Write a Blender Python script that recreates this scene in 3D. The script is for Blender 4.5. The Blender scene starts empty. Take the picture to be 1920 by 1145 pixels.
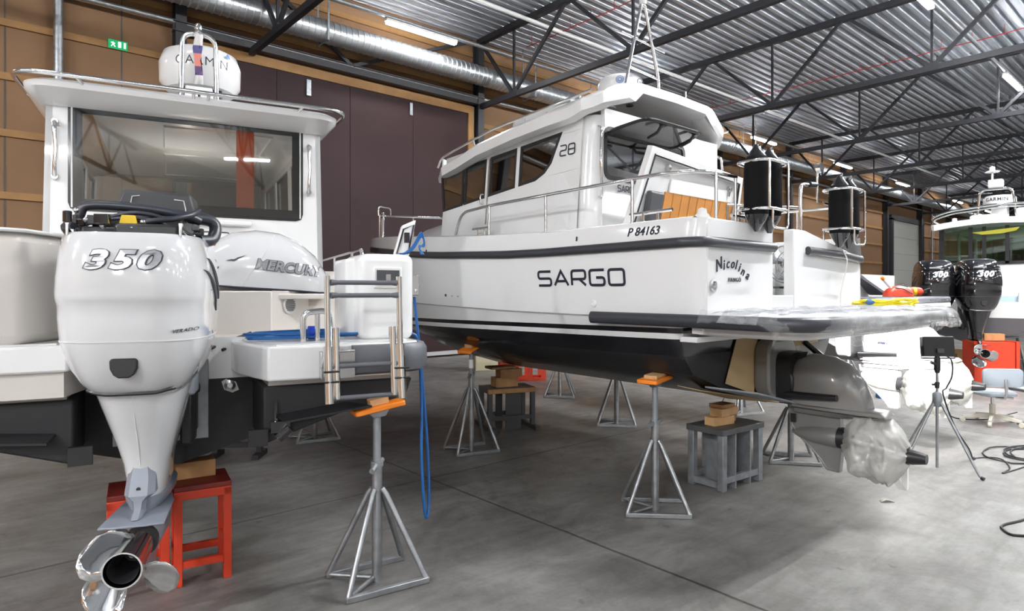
import bpy, math, random
from mathutils import Vector, Matrix, noise
R = math.radians
random.seed(7)
SC = bpy.context.scene
COL = SC.collection
# ---------------------------------------------------------------- camera, world, exposure
# X runs along the long back wall (to the right and away), Y runs towards that wall.
FPX, HOR = 1200.0, 545.0
YAW = math.atan(1365.0 / 1200.0)
camd = bpy.data.cameras.new('camera'); camd.sensor_width = 36.0; camd.lens = FPX / 1920.0 * 36.0
camd.shift_y = -(572.5 - HOR) / 1920.0; camd.clip_start = 0.05; camd.clip_end = 300
cam = bpy.data.objects.new('camera', camd); COL.objects.link(cam)
cam.location = (0, 0, 1.7)
cam.rotation_euler = (R(90), 0, YAW - R(90))
SC.camera = cam
w = bpy.data.worlds.new('world'); SC.world = w; w.use_nodes = True
w.node_tree.nodes['Background'].inputs[0].default_value = (0.93, 0.96, 1.0, 1)
w.node_tree.nodes['Background'].inputs[1].default_value = 0.12
SC.view_settings.view_transform = 'Standard'; SC.view_settings.look = 'None'
SC.view_settings.gamma = 1; SC.view_settings.use_curve_mapping = False
SC.view_settings.exposure = 1.6
SC.cycles.max_bounces = 8; SC.cycles.transparent_max_bounces = 16
SC.cycles.sample_clamp_indirect = 6; SC.cycles.caustics_reflective = False; SC.cycles.use_denoising = True
LAMP_E = 42.0        # emission of the LED battens in view
LAMP_B = (540.0, 42.0, 250.0, 75.0)   # unseen fill lamps added: far left bays, behind the camera, right-hand bays near and far
FLOOD_W = 22.0      # work lamp

# ---------------------------------------------------------------- helpers
class MB:
    """collects shapes and links them as one mesh object"""
    def __init__(s, M=None):
        s.v = []; s.f = []; s.M = M
    def add(s, vs, fs):
        o = len(s.v)
        s.v += [tuple(s.M @ Vector(p)) if s.M else tuple(p) for p in vs]
        s.f += [tuple(i + o for i in f) for f in fs]; return s
    def box(s, x0, x1, y0, y1, z0, z1):
        return s.add([(x0,y0,z0),(x1,y0,z0),(x1,y1,z0),(x0,y1,z0),(x0,y0,z1),(x1,y0,z1),(x1,y1,z1),(x0,y1,z1)],
            [(0,3,2,1),(4,5,6,7),(0,1,5,4),(1,2,6,5),(2,3,7,6),(3,0,4,7)])
    def bar(s, a, b, wx, wz, up=(0,0,1)):
        a = Vector(a); b = Vector(b); d = (b-a).normalized(); u = Vector(up)
        if abs(d.dot(u)) > .98: u = Vector((0,1,0))
        sx = d.cross(u).normalized()*wx/2; sz = sx.cross(d).normalized()*wz/2
        vs = [p+i*sx+j*sz for p in (a,b) for i,j in ((-1,-1),(1,-1),(1,1),(-1,1))]
        return s.add(vs, [(0,1,2,3),(7,6,5,4),(0,4,5,1),(1,5,6,2),(2,6,7,3),(3,7,4,0)])
    def tube(s, pts, r, n=10, closed=False, caps=True):
        P = [Vector(p) for p in pts]; m = len(P)
        rs = r if isinstance(r, (list, tuple)) else [r]*m
        T = []
        for i in range(m):
            a = P[(i-1) % m] if (closed or i > 0) else P[i]
            b = P[(i+1) % m] if (closed or i < m-1) else P[i]
            T.append((b-a).normalized())
        u = Vector((0,0,1)) if abs(T[0].z) < .9 else Vector((1,0,0))
        nx = T[0].cross(u).normalized(); vs = []
        for i in range(m):
            nx = (nx - T[i]*nx.dot(T[i])).normalized(); ny = T[i].cross(nx)
            for k in range(n):
                t = 2*math.pi*k/n; vs.append(P[i] + (nx*math.cos(t)+ny*math.sin(t))*rs[i])
        fs = []
        for i in range(m if closed else m-1):
            j = (i+1) % m
            for k in range(n): fs.append((i*n+k, i*n+(k+1)%n, j*n+(k+1)%n, j*n+k))
        if caps and not closed:
            fs.append(tuple(range(n-1,-1,-1))); fs.append(tuple((m-1)*n+k for k in range(n)))
        return s.add(vs, fs)
    def loft(s, rings, closed=True, caps=True):
        n = len(rings[0]); vs = [p for r in rings for p in r]; fs = []
        for i in range(len(rings)-1):
            for k in range(n if closed else n-1):
                a = i*n+k; b = i*n+(k+1) % n; fs.append((a, b, b+n, a+n))
        if caps and closed:
            fs.append(tuple(range(n-1,-1,-1))); o = (len(rings)-1)*n; fs.append(tuple(o+k for k in range(n)))
        return s.add(vs, fs)
    def lathe(s, prof, M=None, n=24):
        """profile of (radius, height) about the local Z axis"""
        M = M or Matrix.Identity(4)
        return s.loft([[M @ Vector((r*math.cos(2*math.pi*k/n), r*math.sin(2*math.pi*k/n), z)) for k in range(n)] for r, z in prof])
    def prism(s, poly, a, b, axis='z'):
        f = {'z': lambda p,h: (p[0],p[1],h), 'y': lambda p,h: (p[0],h,p[1]), 'x': lambda p,h: (h,p[0],p[1])}[axis]
        return s.loft([[f(p,a) for p in poly],[f(p,b) for p in poly]])
    def build(s, name, m, parent=None, smooth=47, bevel=0, seg=2, solid=0, sub=0):
        me = bpy.data.meshes.new(name); me.from_pydata([tuple(p) for p in s.v], [], s.f); me.validate()
        import bmesh
        b = bmesh.new(); b.from_mesh(me)
        if solid: bmesh.ops.remove_doubles(b, verts=b.verts, dist=1e-4)
        bmesh.ops.recalc_face_normals(b, faces=b.faces); b.to_mesh(me); b.free()
        o = bpy.data.objects.new(name, me); COL.objects.link(o); me.materials.append(m)
        if parent: o.parent = parent
        if smooth:
            me.shade_smooth(); me.set_sharp_from_angle(angle=R(smooth))
        if solid:
            q = o.modifiers.new('solid','SOLIDIFY'); q.thickness = solid; q.offset = 0
        if bevel:
            q = o.modifiers.new('bevel','BEVEL'); q.width = bevel; q.segments = seg; q.limit_method = 'ANGLE'; q.angle_limit = R(40)
        if sub:
            q = o.modifiers.new('sub','SUBSURF'); q.levels = sub; q.render_levels = sub
        return o

def arc(c, r, a0, a1, n=8, plane='xy'):
    out = []
    for i in range(n+1):
        t = R(a0+(a1-a0)*i/n); p = r*math.cos(t); q = r*math.sin(t)
        out.append({'xy':(c[0]+p,c[1]+q,c[2]),'xz':(c[0]+p,c[1],c[2]+q),'yz':(c[0],c[1]+p,c[2]+q)}[plane])
    return out
def fillet(pts, r, n=5, closed=False):
    """round the corners of a polyline"""
    P = [Vector(p) for p in pts]; out = []; m = len(P)
    for i in range(m):
        if not closed and i in (0, m-1): out.append(P[i]); continue
        a, b, c = P[i-1], P[i], P[(i+1) % m]
        d1 = a-b; d2 = c-b; rr = min(r, d1.length*.48, d2.length*.48)
        p1 = b+d1.normalized()*rr; p2 = b+d2.normalized()*rr
        for k in range(n+1):
            t = k/n; out.append((1-t)*(1-t)*p1+2*t*(1-t)*b+t*t*p2)
    return out
def smoothpath(pts, n=6):
    """Catmull-Rom through the points"""
    P = [Vector(p) for p in pts]; P = [P[0]*2-P[1]] + P + [P[-1]*2-P[-2]]; out = []
    for i in range(1, len(P)-2):
        for k in range(n):
            t = k/n; a,b,c,d = P[i-1:i+3]
            out.append(.5*((2*b)+(c-a)*t+(2*a-5*b+4*c-d)*t*t+(3*b-a-3*c+d)*t**3))
    out.append(P[-2]); return out
def rrect(x0, x1, y0, y1, r, n=4):
    return [(p.x,p.y) for p in fillet([(x0,y0,0),(x1,y0,0),(x1,y1,0),(x0,y1,0)], r, n, True)]
def lerp(tab, x):
    if x <= tab[0][0]: return tab[0][1]
    for (a, p), (b, q) in zip(tab, tab[1:]):
        if x <= b:
            t = (x-a)/(b-a); return p+(q-p)*t
    return tab[-1][1]
def sell(hw, y0, y1, z, e=3.0, n=32):
    """superellipse ring in plan"""
    out = []; cy = (y0+y1)/2; hy = (y1-y0)/2
    for k in range(n):
        t = 2*math.pi*k/n; c, q = math.cos(t), math.sin(t)
        out.append((hw*math.copysign(abs(c)**(2/e), c), cy+hy*math.copysign(abs(q)**(2/e), q), z))
    return out

def tag(o, label=None, cat=None, group=None, kind=None):
    if label: o['label'] = label
    if cat: o['category'] = cat
    if group: o['group'] = group
    if kind: o['kind'] = kind
    return o
def thing(name, label, cat, loc=(0,0,0), rz=0, group=None, rot=None):
    o = bpy.data.objects.new(name, None); COL.objects.link(o); o.empty_display_size = .1
    o.location = loc; o.rotation_euler = rot or (0,0,rz)
    return tag(o, label, cat, group)
def struct(name, mb, m, parent=None, **k):
    o = mb.build(name, m, parent, **k)
    if not parent: o['kind'] = 'structure'
    return o
def copy_tree(o, parent=None):
    c = o.copy(); COL.objects.link(c)
    if parent: c.parent = parent
    for ch in list(o.children): copy_tree(ch, c)
    return c

# lettering ------------------------------------------------------
def text_mb(txt, size, fn, shear=0, extrude=.002, bold=0, space=1.0, align='CENTER'):
    cu = bpy.data.curves.new('lettering','FONT'); cu.body = txt; cu.size = size; cu.shear = shear
    cu.extrude = extrude; cu.offset = bold; cu.space_character = space; cu.align_x = align; cu.resolution_u = 3
    ob = bpy.data.objects.new('lettering', cu); COL.objects.link(ob)
    me = bpy.data.meshes.new_from_object(ob)
    mb = MB(); mb.add([fn(*v.co) for v in me.vertices], [tuple(p.vertices) for p in me.polygons])
    bpy.data.objects.remove(ob); bpy.data.curves.remove(cu); bpy.data.meshes.remove(me); return mb
def on(origin, right, up):
    """maps text x, y, depth to a flat place"""
    o = Vector(origin); r = Vector(right).normalized(); u = Vector(up).normalized(); n = r.cross(u)
    return lambda x, y, z: o+r*x+u*y+n*z
def ribbon(mb, pts, wd, fn, th=.003, closed=False):
    P = [Vector((p[0],p[1])) for p in pts]; m = len(P); L = []; Rr = []
    for i in range(m):
        a = P[i-1] if (i or closed) else None; c = P[(i+1) % m] if (i < m-1 or closed) else None
        d1 = (P[i]-a).normalized() if a is not None else (c-P[i]).normalized()
        d2 = (c-P[i]).normalized() if c is not None else d1
        n1 = Vector((-d1.y,d1.x)); n2 = Vector((-d2.y,d2.x)); k = (n1+n2)
        k = k.normalized()/max(.5, k.normalized().dot(n1))
        L.append(P[i]+k*wd/2); Rr.append(P[i]-k*wd/2)
    rings = [[fn(l.x,l.y,0),fn(r.x,r.y,0),fn(r.x,r.y,th),fn(l.x,l.y,th)] for l, r in zip(L, Rr)]
    if closed: rings.append(rings[0])
    mb.loft(rings, caps=not closed)

# ---------------------------------------------------------------- materials
def mat(name, col, rough=.5, metal=0, coat=0, spec=.5, bump=0, bscale=60, var=0, vscale=3, ao=0):
    m = bpy.data.materials.new(name); m.use_nodes = True; nt = m.node_tree; b = nt.nodes['Principled BSDF']
    b.inputs['Base Color'].default_value = (*col,1); b.inputs['Roughness'].default_value = rough
    b.inputs['Metallic'].default_value = metal; b.inputs['Coat Weight'].default_value = coat
    b.inputs['Coat Roughness'].default_value = .04; b.inputs['Specular IOR Level'].default_value = spec
    if bump or var:
        tc = nt.nodes.new('ShaderNodeTexCoord')
    if bump:
        n = nt.nodes.new('ShaderNodeTexNoise'); n.inputs['Scale'].default_value = bscale; n.inputs['Detail'].default_value = 5
        nt.links.new(tc.outputs['Object'], n.inputs['Vector'])
        k = nt.nodes.new('ShaderNodeBump'); k.inputs['Strength'].default_value = bump; k.inputs['Distance'].default_value = .01
        nt.links.new(n.outputs['Fac'], k.inputs['Height']); nt.links.new(k.outputs['Normal'], b.inputs['Normal'])
    if var:
        n = nt.nodes.new('ShaderNodeTexNoise'); n.inputs['Scale'].default_value = vscale; n.inputs['Detail'].default_value = 6
        nt.links.new(tc.outputs['Object'], n.inputs['Vector'])
        r = nt.nodes.new('ShaderNodeValToRGB')
        r.color_ramp.elements[0].position = .3; r.color_ramp.elements[1].position = .7
        r.color_ramp.elements[0].color = (*[c*(1-var) for c in col],1); r.color_ramp.elements[1].color = (*[min(1,c*(1+var)) for c in col],1)
        nt.links.new(n.outputs['Fac'], r.inputs['Fac']); nt.links.new(r.outputs['Color'], b.inputs['Base Color'])
    return m
def emit(name, col, s):
    m = bpy.data.materials.new(name); m.use_nodes = True; nt = m.node_tree; nt.nodes.clear()
    e = nt.nodes.new('ShaderNodeEmission'); e.inputs[0].default_value = (*col,1); e.inputs[1].default_value = s
    o = nt.nodes.new('ShaderNodeOutputMaterial'); nt.links.new(e.outputs[0], o.inputs[0]); return m
def glass(name, tint=(.8,.85,.85), refl=.12, rough=.02, film=None, fa=0, bump=0):
    m = bpy.data.materials.new(name); m.use_nodes = True; nt = m.node_tree; nt.nodes.clear()
    t = nt.nodes.new('ShaderNodeBsdfTransparent'); t.inputs[0].default_value = (*tint,1)
    g = nt.nodes.new('ShaderNodeBsdfGlossy'); g.inputs['Roughness'].default_value = rough
    lw = nt.nodes.new('ShaderNodeLayerWeight'); lw.inputs[0].default_value = .35
    mr = nt.nodes.new('ShaderNodeMapRange'); mr.inputs[3].default_value = refl; mr.inputs[4].default_value = min(1, refl+.5)
    nt.links.new(lw.outputs['Fresnel'], mr.inputs[0])
    if bump:
        tc = nt.nodes.new('ShaderNodeTexCoord'); n = nt.nodes.new('ShaderNodeTexNoise'); n.inputs['Scale'].default_value = bump; n.inputs['Detail'].default_value = 3; n.inputs['Distortion'].default_value = 1.5
        k = nt.nodes.new('ShaderNodeBump'); k.inputs['Strength'].default_value = .9; k.inputs['Distance'].default_value = .02
        nt.links.new(tc.outputs['Object'], n.inputs['Vector']); nt.links.new(n.outputs['Fac'], k.inputs['Height']); nt.links.new(k.outputs['Normal'], g.inputs['Normal'])
    x = nt.nodes.new('ShaderNodeMixShader'); nt.links.new(mr.outputs[0], x.inputs[0])
    nt.links.new(t.outputs[0], x.inputs[1]); nt.links.new(g.outputs[0], x.inputs[2]); last = x
    if film:
        d = nt.nodes.new('ShaderNodeBsdfDiffuse'); d.inputs[0].default_value = (*film,1)
        y = nt.nodes.new('ShaderNodeMixShader'); y.inputs[0].default_value = fa
        nt.links.new(x.outputs[0], y.inputs[1]); nt.links.new(d.outputs[0], y.inputs[2]); last = y
    o = nt.nodes.new('ShaderNodeOutputMaterial'); nt.links.new(last.outputs[0], o.inputs[0]); return m

GEL = mat('white gelcoat', (.80,.80,.80), .22, coat=.5)
GEL2 = mat('cream gelcoat', (.66,.62,.58), .3, coat=.3)
GELG = mat('grey white gelcoat', (.66,.66,.65), .3, coat=.3)
ANTI = mat('black antifouling', (.012,.012,.014), .62, bump=.15, bscale=90)
GBLK = mat('gloss black', (.01,.01,.012), .1, coat=1)
RUB = mat('black rubber', (.022,.022,.025), .5)
RUBG = mat('grey rubber', (.11,.115,.13), .42)
RUBD = mat('dark grey strake', (.04,.042,.05), .38)
BLK = mat('black plastic', (.015,.015,.017), .4)
CHR = mat('polished steel', (.80,.80,.80), .08, 1)
STS = mat('brushed steel', (.62,.62,.63), .25, 1)
GALV = mat('galvanised steel', (.36,.375,.39), .42, .85, var=.18, vscale=14)
GALD = mat('dull galvanised steel', (.30,.32,.34), .55, .6, var=.2, vscale=12)
DKST = mat('dark painted steel', (.030,.030,.034), .5)
TRUS = mat('black roof steel', (.018,.019,.024), .55)
DKGR = mat('dark grey steel', (.06,.063,.07), .5)
RED = mat('red paint', (.68,.055,.02), .4, var=.08)
REDD = mat('worn dark red top', (.20,.018,.012), .5, var=.3, vscale=9)
ORG = mat('orange plastic', (.95,.26,.02), .45)
WOOD = mat('timber', (.42,.22,.09), .65, var=.22, vscale=8)
WOODP = mat('pale timber', (.62,.38,.18), .65, var=.15, vscale=8)
BATT = mat('yellow timber batten', (.32,.17,.06), .65, var=.15, vscale=3)
TEAK = mat('orange teak', (.52,.22,.05), .45, var=.12, vscale=5)
PAPER = mat('brown masking paper', (.50,.36,.19), .7, var=.06)
BLUE = mat('blue hose', (.012,.12,.38), .35)
YEL = mat('yellow cable', (.80,.66,.01), .4)
WHT = mat('white plastic', (.78,.78,.77), .4)
SILV = mat('silver lettering', (.30,.30,.32), .3, .7)
INK = mat('navy lettering', (.012,.014,.03), .4)
GREYP = mat('grey paint', (.19,.185,.18), .28, coat=.6)
GREYE = mat('grey engine paint', (.21,.23,.27), .35, coat=.3)
ENGW = mat('white engine paint', (.61,.615,.625), .12, coat=1)
CLOTH = mat('black fender sock', (.010,.010,.011), .9, spec=.12, bump=.3, bscale=200)
INTR = mat('pale cabin lining', (.42,.40,.37), .6)
GREYF = mat('grey fabric', (.30,.34,.38), .9)
BEIGE = mat('beige plastic', (.62,.58,.50), .5)
CAB = mat('black cable', (.015,.015,.017), .5)
GLS = glass('clear glass', (.72,.78,.76), .10)
GLSD = glass('tinted glass', (.42,.40,.39), .22)
GLSW = glass('rear cabin glass', (.80,.79,.77), .07)
GLSG = glass('green glass', (.70,.85,.77), .08)
FILM = glass('clear plastic film', (.96,.965,.975), .11, .10, (.8,.82,.86), .06, bump=18)
FILMW = glass('milky plastic film', (.9,.9,.88), .2, .18, (.75,.74,.70), .40, bump=22)
# ================================================================ THE HALL
WY = 13.7          # back wall
def deckz(y): return 8.45 + (WY-y)*.012
def botz(y): return 6.62 + (WY-y)*.012
# floor: stained power-floated concrete with sawn joints
def floor_mat():
    m = bpy.data.materials.new('stained concrete'); m.use_nodes = True; nt = m.node_tree; N = nt.nodes; L = nt.links
    b = N['Principled BSDF']; g = N.new('ShaderNodeNewGeometry')
    def noise_(sc, det=6, rough=.6, vec=None, dist=0):
        n = N.new('ShaderNodeTexNoise'); n.inputs['Scale'].default_value = sc; n.inputs['Detail'].default_value = det
        n.inputs['Roughness'].default_value = rough; n.inputs['Distortion'].default_value = dist
        L.new(vec or g.outputs['Position'], n.inputs['Vector']); return n
    def ramp(src, p0, c0, p1, c1):
        r = N.new('ShaderNodeValToRGB'); e = r.color_ramp.elements
        e[0].position = p0; e[0].color = (*c0,1); e[1].position = p1; e[1].color = (*c1,1); L.new(src, r.inputs[0]); return r
    def mix(kind, fac, a, bb):
        x = N.new('ShaderNodeMix'); x.data_type = 'RGBA'; x.blend_type = kind; x.inputs[0].default_value = fac
        L.new(a, x.inputs[6]); L.new(bb, x.inputs[7]); return x.outputs[2]
    c = ramp(noise_(.55, 8, .62, dist=.6).outputs[0], .3, (.155,.147,.138), .70, (.35,.34,.33)).outputs[0]
    c = mix('MULTIPLY', .8, c, ramp(noise_(2.3, 8, .7, dist=1.2).outputs[0], .35, (.62,.60,.58), .62, (1,1,1)).outputs[0])
    c = mix('MULTIPLY', .35, c, ramp(noise_(38, 5, .7).outputs[0], .3, (.6,.6,.6), .65, (1.05,1.05,1.05)).outputs[0])
    # trowel streaks
    mp = N.new('ShaderNodeMapping'); mp.inputs['Scale'].default_value = (1.2,7,1); mp.inputs['Rotation'].default_value = (0,0,R(28))
    L.new(g.outputs['Position'], mp.inputs[0])
    c = mix('MULTIPLY', .6, c, ramp(noise_(1.4, 6, .65, mp.outputs[0]).outputs[0], .38, (.66,.65,.64), .6, (1,1,1)).outputs[0])
    c = mix('MULTIPLY', .5, c, ramp(noise_(6.0, 3, .5).outputs[0], .27, (.35,.33,.31), .32, (1,1,1)).outputs[0])
    # joints
    sep = N.new('ShaderNodeSeparateXYZ'); L.new(g.outputs['Position'], sep.inputs[0])
    wob = noise_(1.5, 2)
    def line(axis, pos, wd, period=None):
        a = N.new('ShaderNodeMath'); a.operation = 'SUBTRACT'; L.new(sep.outputs[axis], a.inputs[0]); a.inputs[1].default_value = pos
        if period:
            q = N.new('ShaderNodeMath'); q.operation = 'WRAP'; q.inputs[1].default_value = -period/2; q.inputs[2].default_value = period/2
            L.new(a.outputs[0], q.inputs[0]); a = q
        k = N.new('ShaderNodeMath'); k.operation = 'MULTIPLY_ADD'; L.new(wob.outputs[0], k.inputs[0]); k.inputs[1].default_value = .03; L.new(a.outputs[0], k.inputs[2])
        z = N.new('ShaderNodeMath'); z.operation = 'ABSOLUTE'; L.new(k.outputs[0], z.inputs[0])
        return ramp(z.outputs[0], wd*.4, (.35,.34,.33), wd, (1,1,1)).outputs[0]
    c = mix('MULTIPLY', 1, c, line(0, 3.28, .016, 6.0)); c = mix('MULTIPLY', .9, c, line(1, 4.87, .016, 6.0))
    L.new(c, b.inputs['Base Color'])
    rr = ramp(noise_(1.7, 6).outputs[0], .3, (.34,)*3, .7, (.58,)*3); L.new(rr.outputs[0], b.inputs['Roughness'])
    bp = N.new('ShaderNodeBump'); bp.inputs['Strength'].default_value = .12; bp.inputs['Distance'].default_value = .01
    L.new(noise_(25, 6).outputs[0], bp.inputs['Height']); L.new(bp.outputs[0], b.inputs['Normal'])
    return m
FLOOR = floor_mat()
struct('floor', MB().box(-22,72,-26,WY+.3,-.2,0), FLOOR, smooth=0)
WALL = mat('brown wall board', (.23,.127,.063), .75, var=.07, vscale=1.2, bump=.1, bscale=40)
struct('wall_back', MB().box(-22,72,WY,WY+.2,0,9.2), WALL, smooth=0)
struct('wall_far', MB().box(71.8,72,-26,WY,0,9.2), WALL, smooth=0)
struct('wall_left', MB().box(-22.2,-22,-26,WY,0,9.2), WALL, smooth=0)
struct('wall_front', MB().box(-22,72,-26.2,-26,0,9.2), mat('pale sheet wall',(.55,.53,.50),.7), smooth=0)
# horizontal timber battens on the wall boards, spaced about a metre
n = 1
for z in (1.5,2.45,3.3,4.35,5.3,6.2,7.15,8.05):
    for x0, x1 in (((-22,3.1),(10.9,41.7),(47.4,71.8)) if z < 5.9 else ((-22,3.1),(10.9,71.8))) if z < 6.5 else ((-22,71.8),):
        o = struct('trim_%d' % n, MB().box(x0,x1,WY-.05,WY,z-.06,z+.06), BATT, smooth=0); n += 1
for x in (-1.0,.7,2.4,13.0,15.4,17.9,20.3,24.6,27.0,30.4,33.8,36.4,50.5,54.0,58.5):   # board joints
    struct('trim_%d' % n, MB().box(x-.008,x+.008,WY-.012,WY,0,8.4), DKGR, smooth=0); n += 1
# steel columns
for i, x in enumerate((-2.7,3.34,10.69,16.69,22.69,28.69,34.69,40.69,46.69,52.69,58.69,64.69)):
    c = MB(); c.box(x-.1,x+.1,WY-.30,WY-.28,0,8.4); c.box(x-.1,x+.1,WY-.08,WY-.06,0,8.4); c.box(x-.012,x+.012,WY-.28,WY-.08,0,8.4); c.box(x-.16,x+.16,WY-.36,WY-.04,0,.02)
    struct('steel_column', c, DKST, smooth=0)
# big maroon sliding door with timber surround and steel lintel
MAR = mat('maroon door sheet', (.034,.017,.018), .55, spec=.18, var=.15, vscale=.8, bump=.05, bscale=3)
d = MB()
for k in range(4):
    x0 = 3.55+k*1.705; d.box(x0,x0+1.695,WY-.12,WY-.02,.12,6.42)
struct('door_1', d, MAR, smooth=0)
struct('trim_%d' % n, MB().box(3.4,10.55,WY-.16,WY-.02,6.42,6.62), BATT, smooth=0); n += 1
struct('trim_%d' % n, MB().box(10.37,10.55,WY-.16,WY-.02,.0,6.42), BATT, smooth=0); n += 1
struct('trim_%d' % n, MB().box(3.44,3.55,WY-.16,WY-.02,.0,6.42), BATT, smooth=0); n += 1
struct('baseboard_back', MB().box(3.55,10.37,WY-.15,WY-.13,.05,.15), mat('pale metal strip',(.5,.5,.5),.4,.5), smooth=0)
b = MB(); b.box(3.2,10.8,WY-.34,WY-.18,6.66,6.68); b.box(3.2,10.8,WY-.27,WY-.25,6.68,6.84); b.box(3.2,10.8,WY-.34,WY-.18,6.84,6.86)
struct('lintel_beam', b, DKST, smooth=0)
wb = MB(); wb.bar((4.9,WY-.26,8.2),(6.9,WY-.26,6.86),.08,.08); wb.bar((6.95,WY-.26,6.86),(10.4,WY-.26,8.3),.08,.08)
struct('wind_brace', wb, DKST, smooth=0)
sp = MB(); sp.box(5.9,6.0,WY-.16,WY-.12,6.0,6.35); sp.box(8.55,8.63,WY-.16,WY-.12,6.05,6.35)
struct('door_guide', sp, GALV, smooth=0)
# pale sectional garage door far along the wall
g = MB()
for k in range(6): g.box(41.9,47.2,WY-.1,WY-.02,.02+k*.98,.99+k*.98)
struct('door_2', g, mat('pale door panels',(.62,.62,.58),.5), smooth=0)
fr = MB(); fr.box(41.55,41.9,WY-.2,WY,0,6.0); fr.box(47.2,47.4,WY-.2,WY,0,6.0); fr.box(41.55,47.4,WY-.2,WY,5.9,6.2)
struct('trim_%d' % n, fr, DKST, smooth=0); n += 1
# corrugated roof deck: trapezoid ribs running along X
DECK = mat('galvanised roof deck', (.52,.56,.61), .38, .5, var=.12, vscale=2)
prof = []; y = WY+.1
while y > -26:
    for dy, h in ((0,0),(.085,0),(.125,.11),(.205,.11),(.245,0)): prof.append((y-dy, h))
    y -= .25
def deck_piece(x0, x1):
    m = MB(); m.loft([[(x,p[0],deckz(p[0])+p[1]) for p in prof] for x in (x0,x1)], closed=False); return m
struct('ceiling', deck_piece(-22,72), DECK, smooth=0)
struct('roof_cover', MB().box(-22,72,-26,WY+.2,9.2,9.3), DKGR, smooth=0)
# roof trusses across the hall
def truss(x):
    t = MB(); W = .11
    t.bar((x,WY-.2,botz(WY-.2)),(x,-25.5,botz(-25.5)),W,.13); t.bar((x,WY-.2,deckz(WY)-.09),(x,-25.5,deckz(-25.5)-.09),W+.04,.14)
    yb = 12.08
    t.bar((x,WY-.28,deckz(WY)-.12),(x,yb,botz(yb)),.07,.08)
    while yb > -24:
        zb = botz(yb); zt = deckz(yb)-.1
        t.bar((x,yb,zb),(x,yb,zt),.05,.05)
        ym = yb-1.87
        t.bar((x,yb,zb+.03),(x,ym+.08,deckz(ym)-.12),.07,.08); t.bar((x,ym-.08,deckz(ym)-.12),(x,yb-3.74,botz(yb-3.74)+.03),.07,.08)
        t.box(x-.06,x+.06,yb-.14,yb+.14,zb-.05,zb+.10)
        yb -= 3.74
    struct('roof_truss', t, TRUS, smooth=0)
for k in range(-4, 11): truss(4.69+6*k)
# spiral ventilation duct
r0 = []; x = -20.0
while x < 71: r0 += [(x,.235),(x+.10,.235),(x+.112,.247),(x+.128,.247)]; x += .14
def ductm(seg):
    m = MB(); m.loft([[(q[0], 12.93+q[1]*math.cos(2*math.pi*k/24), 7.24+q[1]*math.sin(2*math.pi*k/24)) for k in range(24)] for q in seg]); return m
t = thing('ventilation_duct','long spiral galvanised ventilation duct under the roof along the brown back wall','duct',(0,0,0))
ductm(r0).build('duct_tube', mat('bright duct steel',(.55,.58,.60),.30,.9), t, smooth=30)
for x in (6.0,12.0,18,24,30,36,42):
    h = MB(); h.box(x-.02,x+.02,12.67,12.675,7.0,8.4); h.box(x-.02,x+.02,13.185,13.19,7.0,8.4); h.box(x-.02,x+.02,12.67,13.19,6.985,7.0)
    h.build('hanger', GALD, t, smooth=0)
# conduit pipes along the wall and roof
def pipe(nm, lab, pts, r, m, cat='pipe', g=None):
    return tag(MB().tube(pts, r, 10).build(nm, m), lab, cat, g)
pipe('wall_pipe','grey pipe running along the back wall below the duct',[(-20,13.45,6.85),(71,13.45,6.85)],.045,GALV)
pipe('downpipe','grey vertical steel pipe on the brown wall at far left',[(1.42,13.55,0),(1.42,13.55,8.4)],.075,GALV)
pipe('wall_conduit','thin grey vertical pipe on the wall right of the pale garage door',[(49.2,13.55,0),(49.2,13.55,7.5)],.06,GALV)
pipe('lamp_rail','grey hanging rail carrying the lamp row nearest the back wall',[(-20,12.3,7.695),(71,12.3,7.695)],.045,GALV,'rail')
pipe('lamp_rail','grey hanging rail carrying the second lamp row over the white boat',[(-20,4.2,7.655),(71,4.2,7.655)],.045,GALV,'rail')
pipe('roof_conduit','pale conduit pipe close under the roof deck between lamp rail and white boat',[(-20,11.3,8.22),(71,11.3,8.22)],.05,WHT)
REDC = mat('red cable',(.50,.03,.03),.5)
for x, lab in ((11.6,'red detector cable under the roof nearest the camera'),(20.4,'red detector cable under the roof, second one from the camera'),(29.5,'red detector cable under the roof, farthest of the three')):
    m = MB(); m.tube([(x,12.6-k*.9,8.22+(.012*k)-(.02 if k%2 else 0)) for k in range(30)],.012,6)
    for k in range(36): m.bar((x,12.4-k*.7,8.22+.009*k),(x,12.4-k*.7,8.48+.009*k),.008,.008)
    tag(m.build('detector_cable', REDC), lab, 'cable', 'red roof cables')
# LED battens
TUBE = emit('lit led tube',(.975,.985,1.0),LAMP_E); TUBEB = [emit('added fill led tube',(.97,.985,1.0),e) for e in LAMP_B]
def lamp(x, y, z, lab, grp, tube=TUBE):
    t = thing('led_batten_light', lab, 'ceiling light',(x,y,z),0,grp)
    MB().box(-.95,.95,-.055,.055,.02,.075).build('housing', WHT, t, smooth=0)
    MB().prism(rrect(-.06,.06,-.035,.02,.02,3),-.92,.92,'x').build('diffuser', tube, t)
row1 = [(8.1,'first lit batten light from the left, above the sliding door'),(16.0,'lit batten light behind the white boat roof, near the wall'),(23.95,'lit batten light right of the white boat roof near the wall'),(31.5,'lit batten light above the right fender pair near the wall'),(39.6,'small lit batten light above the pale garage door'),(50.0,'smallest far lit batten light near the wall'),(58,'far lit batten light near the wall beyond the garage door'),(-7.5,'batten light near the wall outside the view at left')]
for x, lab in row1: lamp(x,12.3,7.57,lab,'led lights near the back wall')
row2 = [(14.25,'bright lit batten light at the top edge of the photo'),(22.4,'bright lit batten light at the right edge of the photo')]
for x, lab in row2: lamp(x,4.2,7.53,lab,'led lights of the second row')
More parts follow.
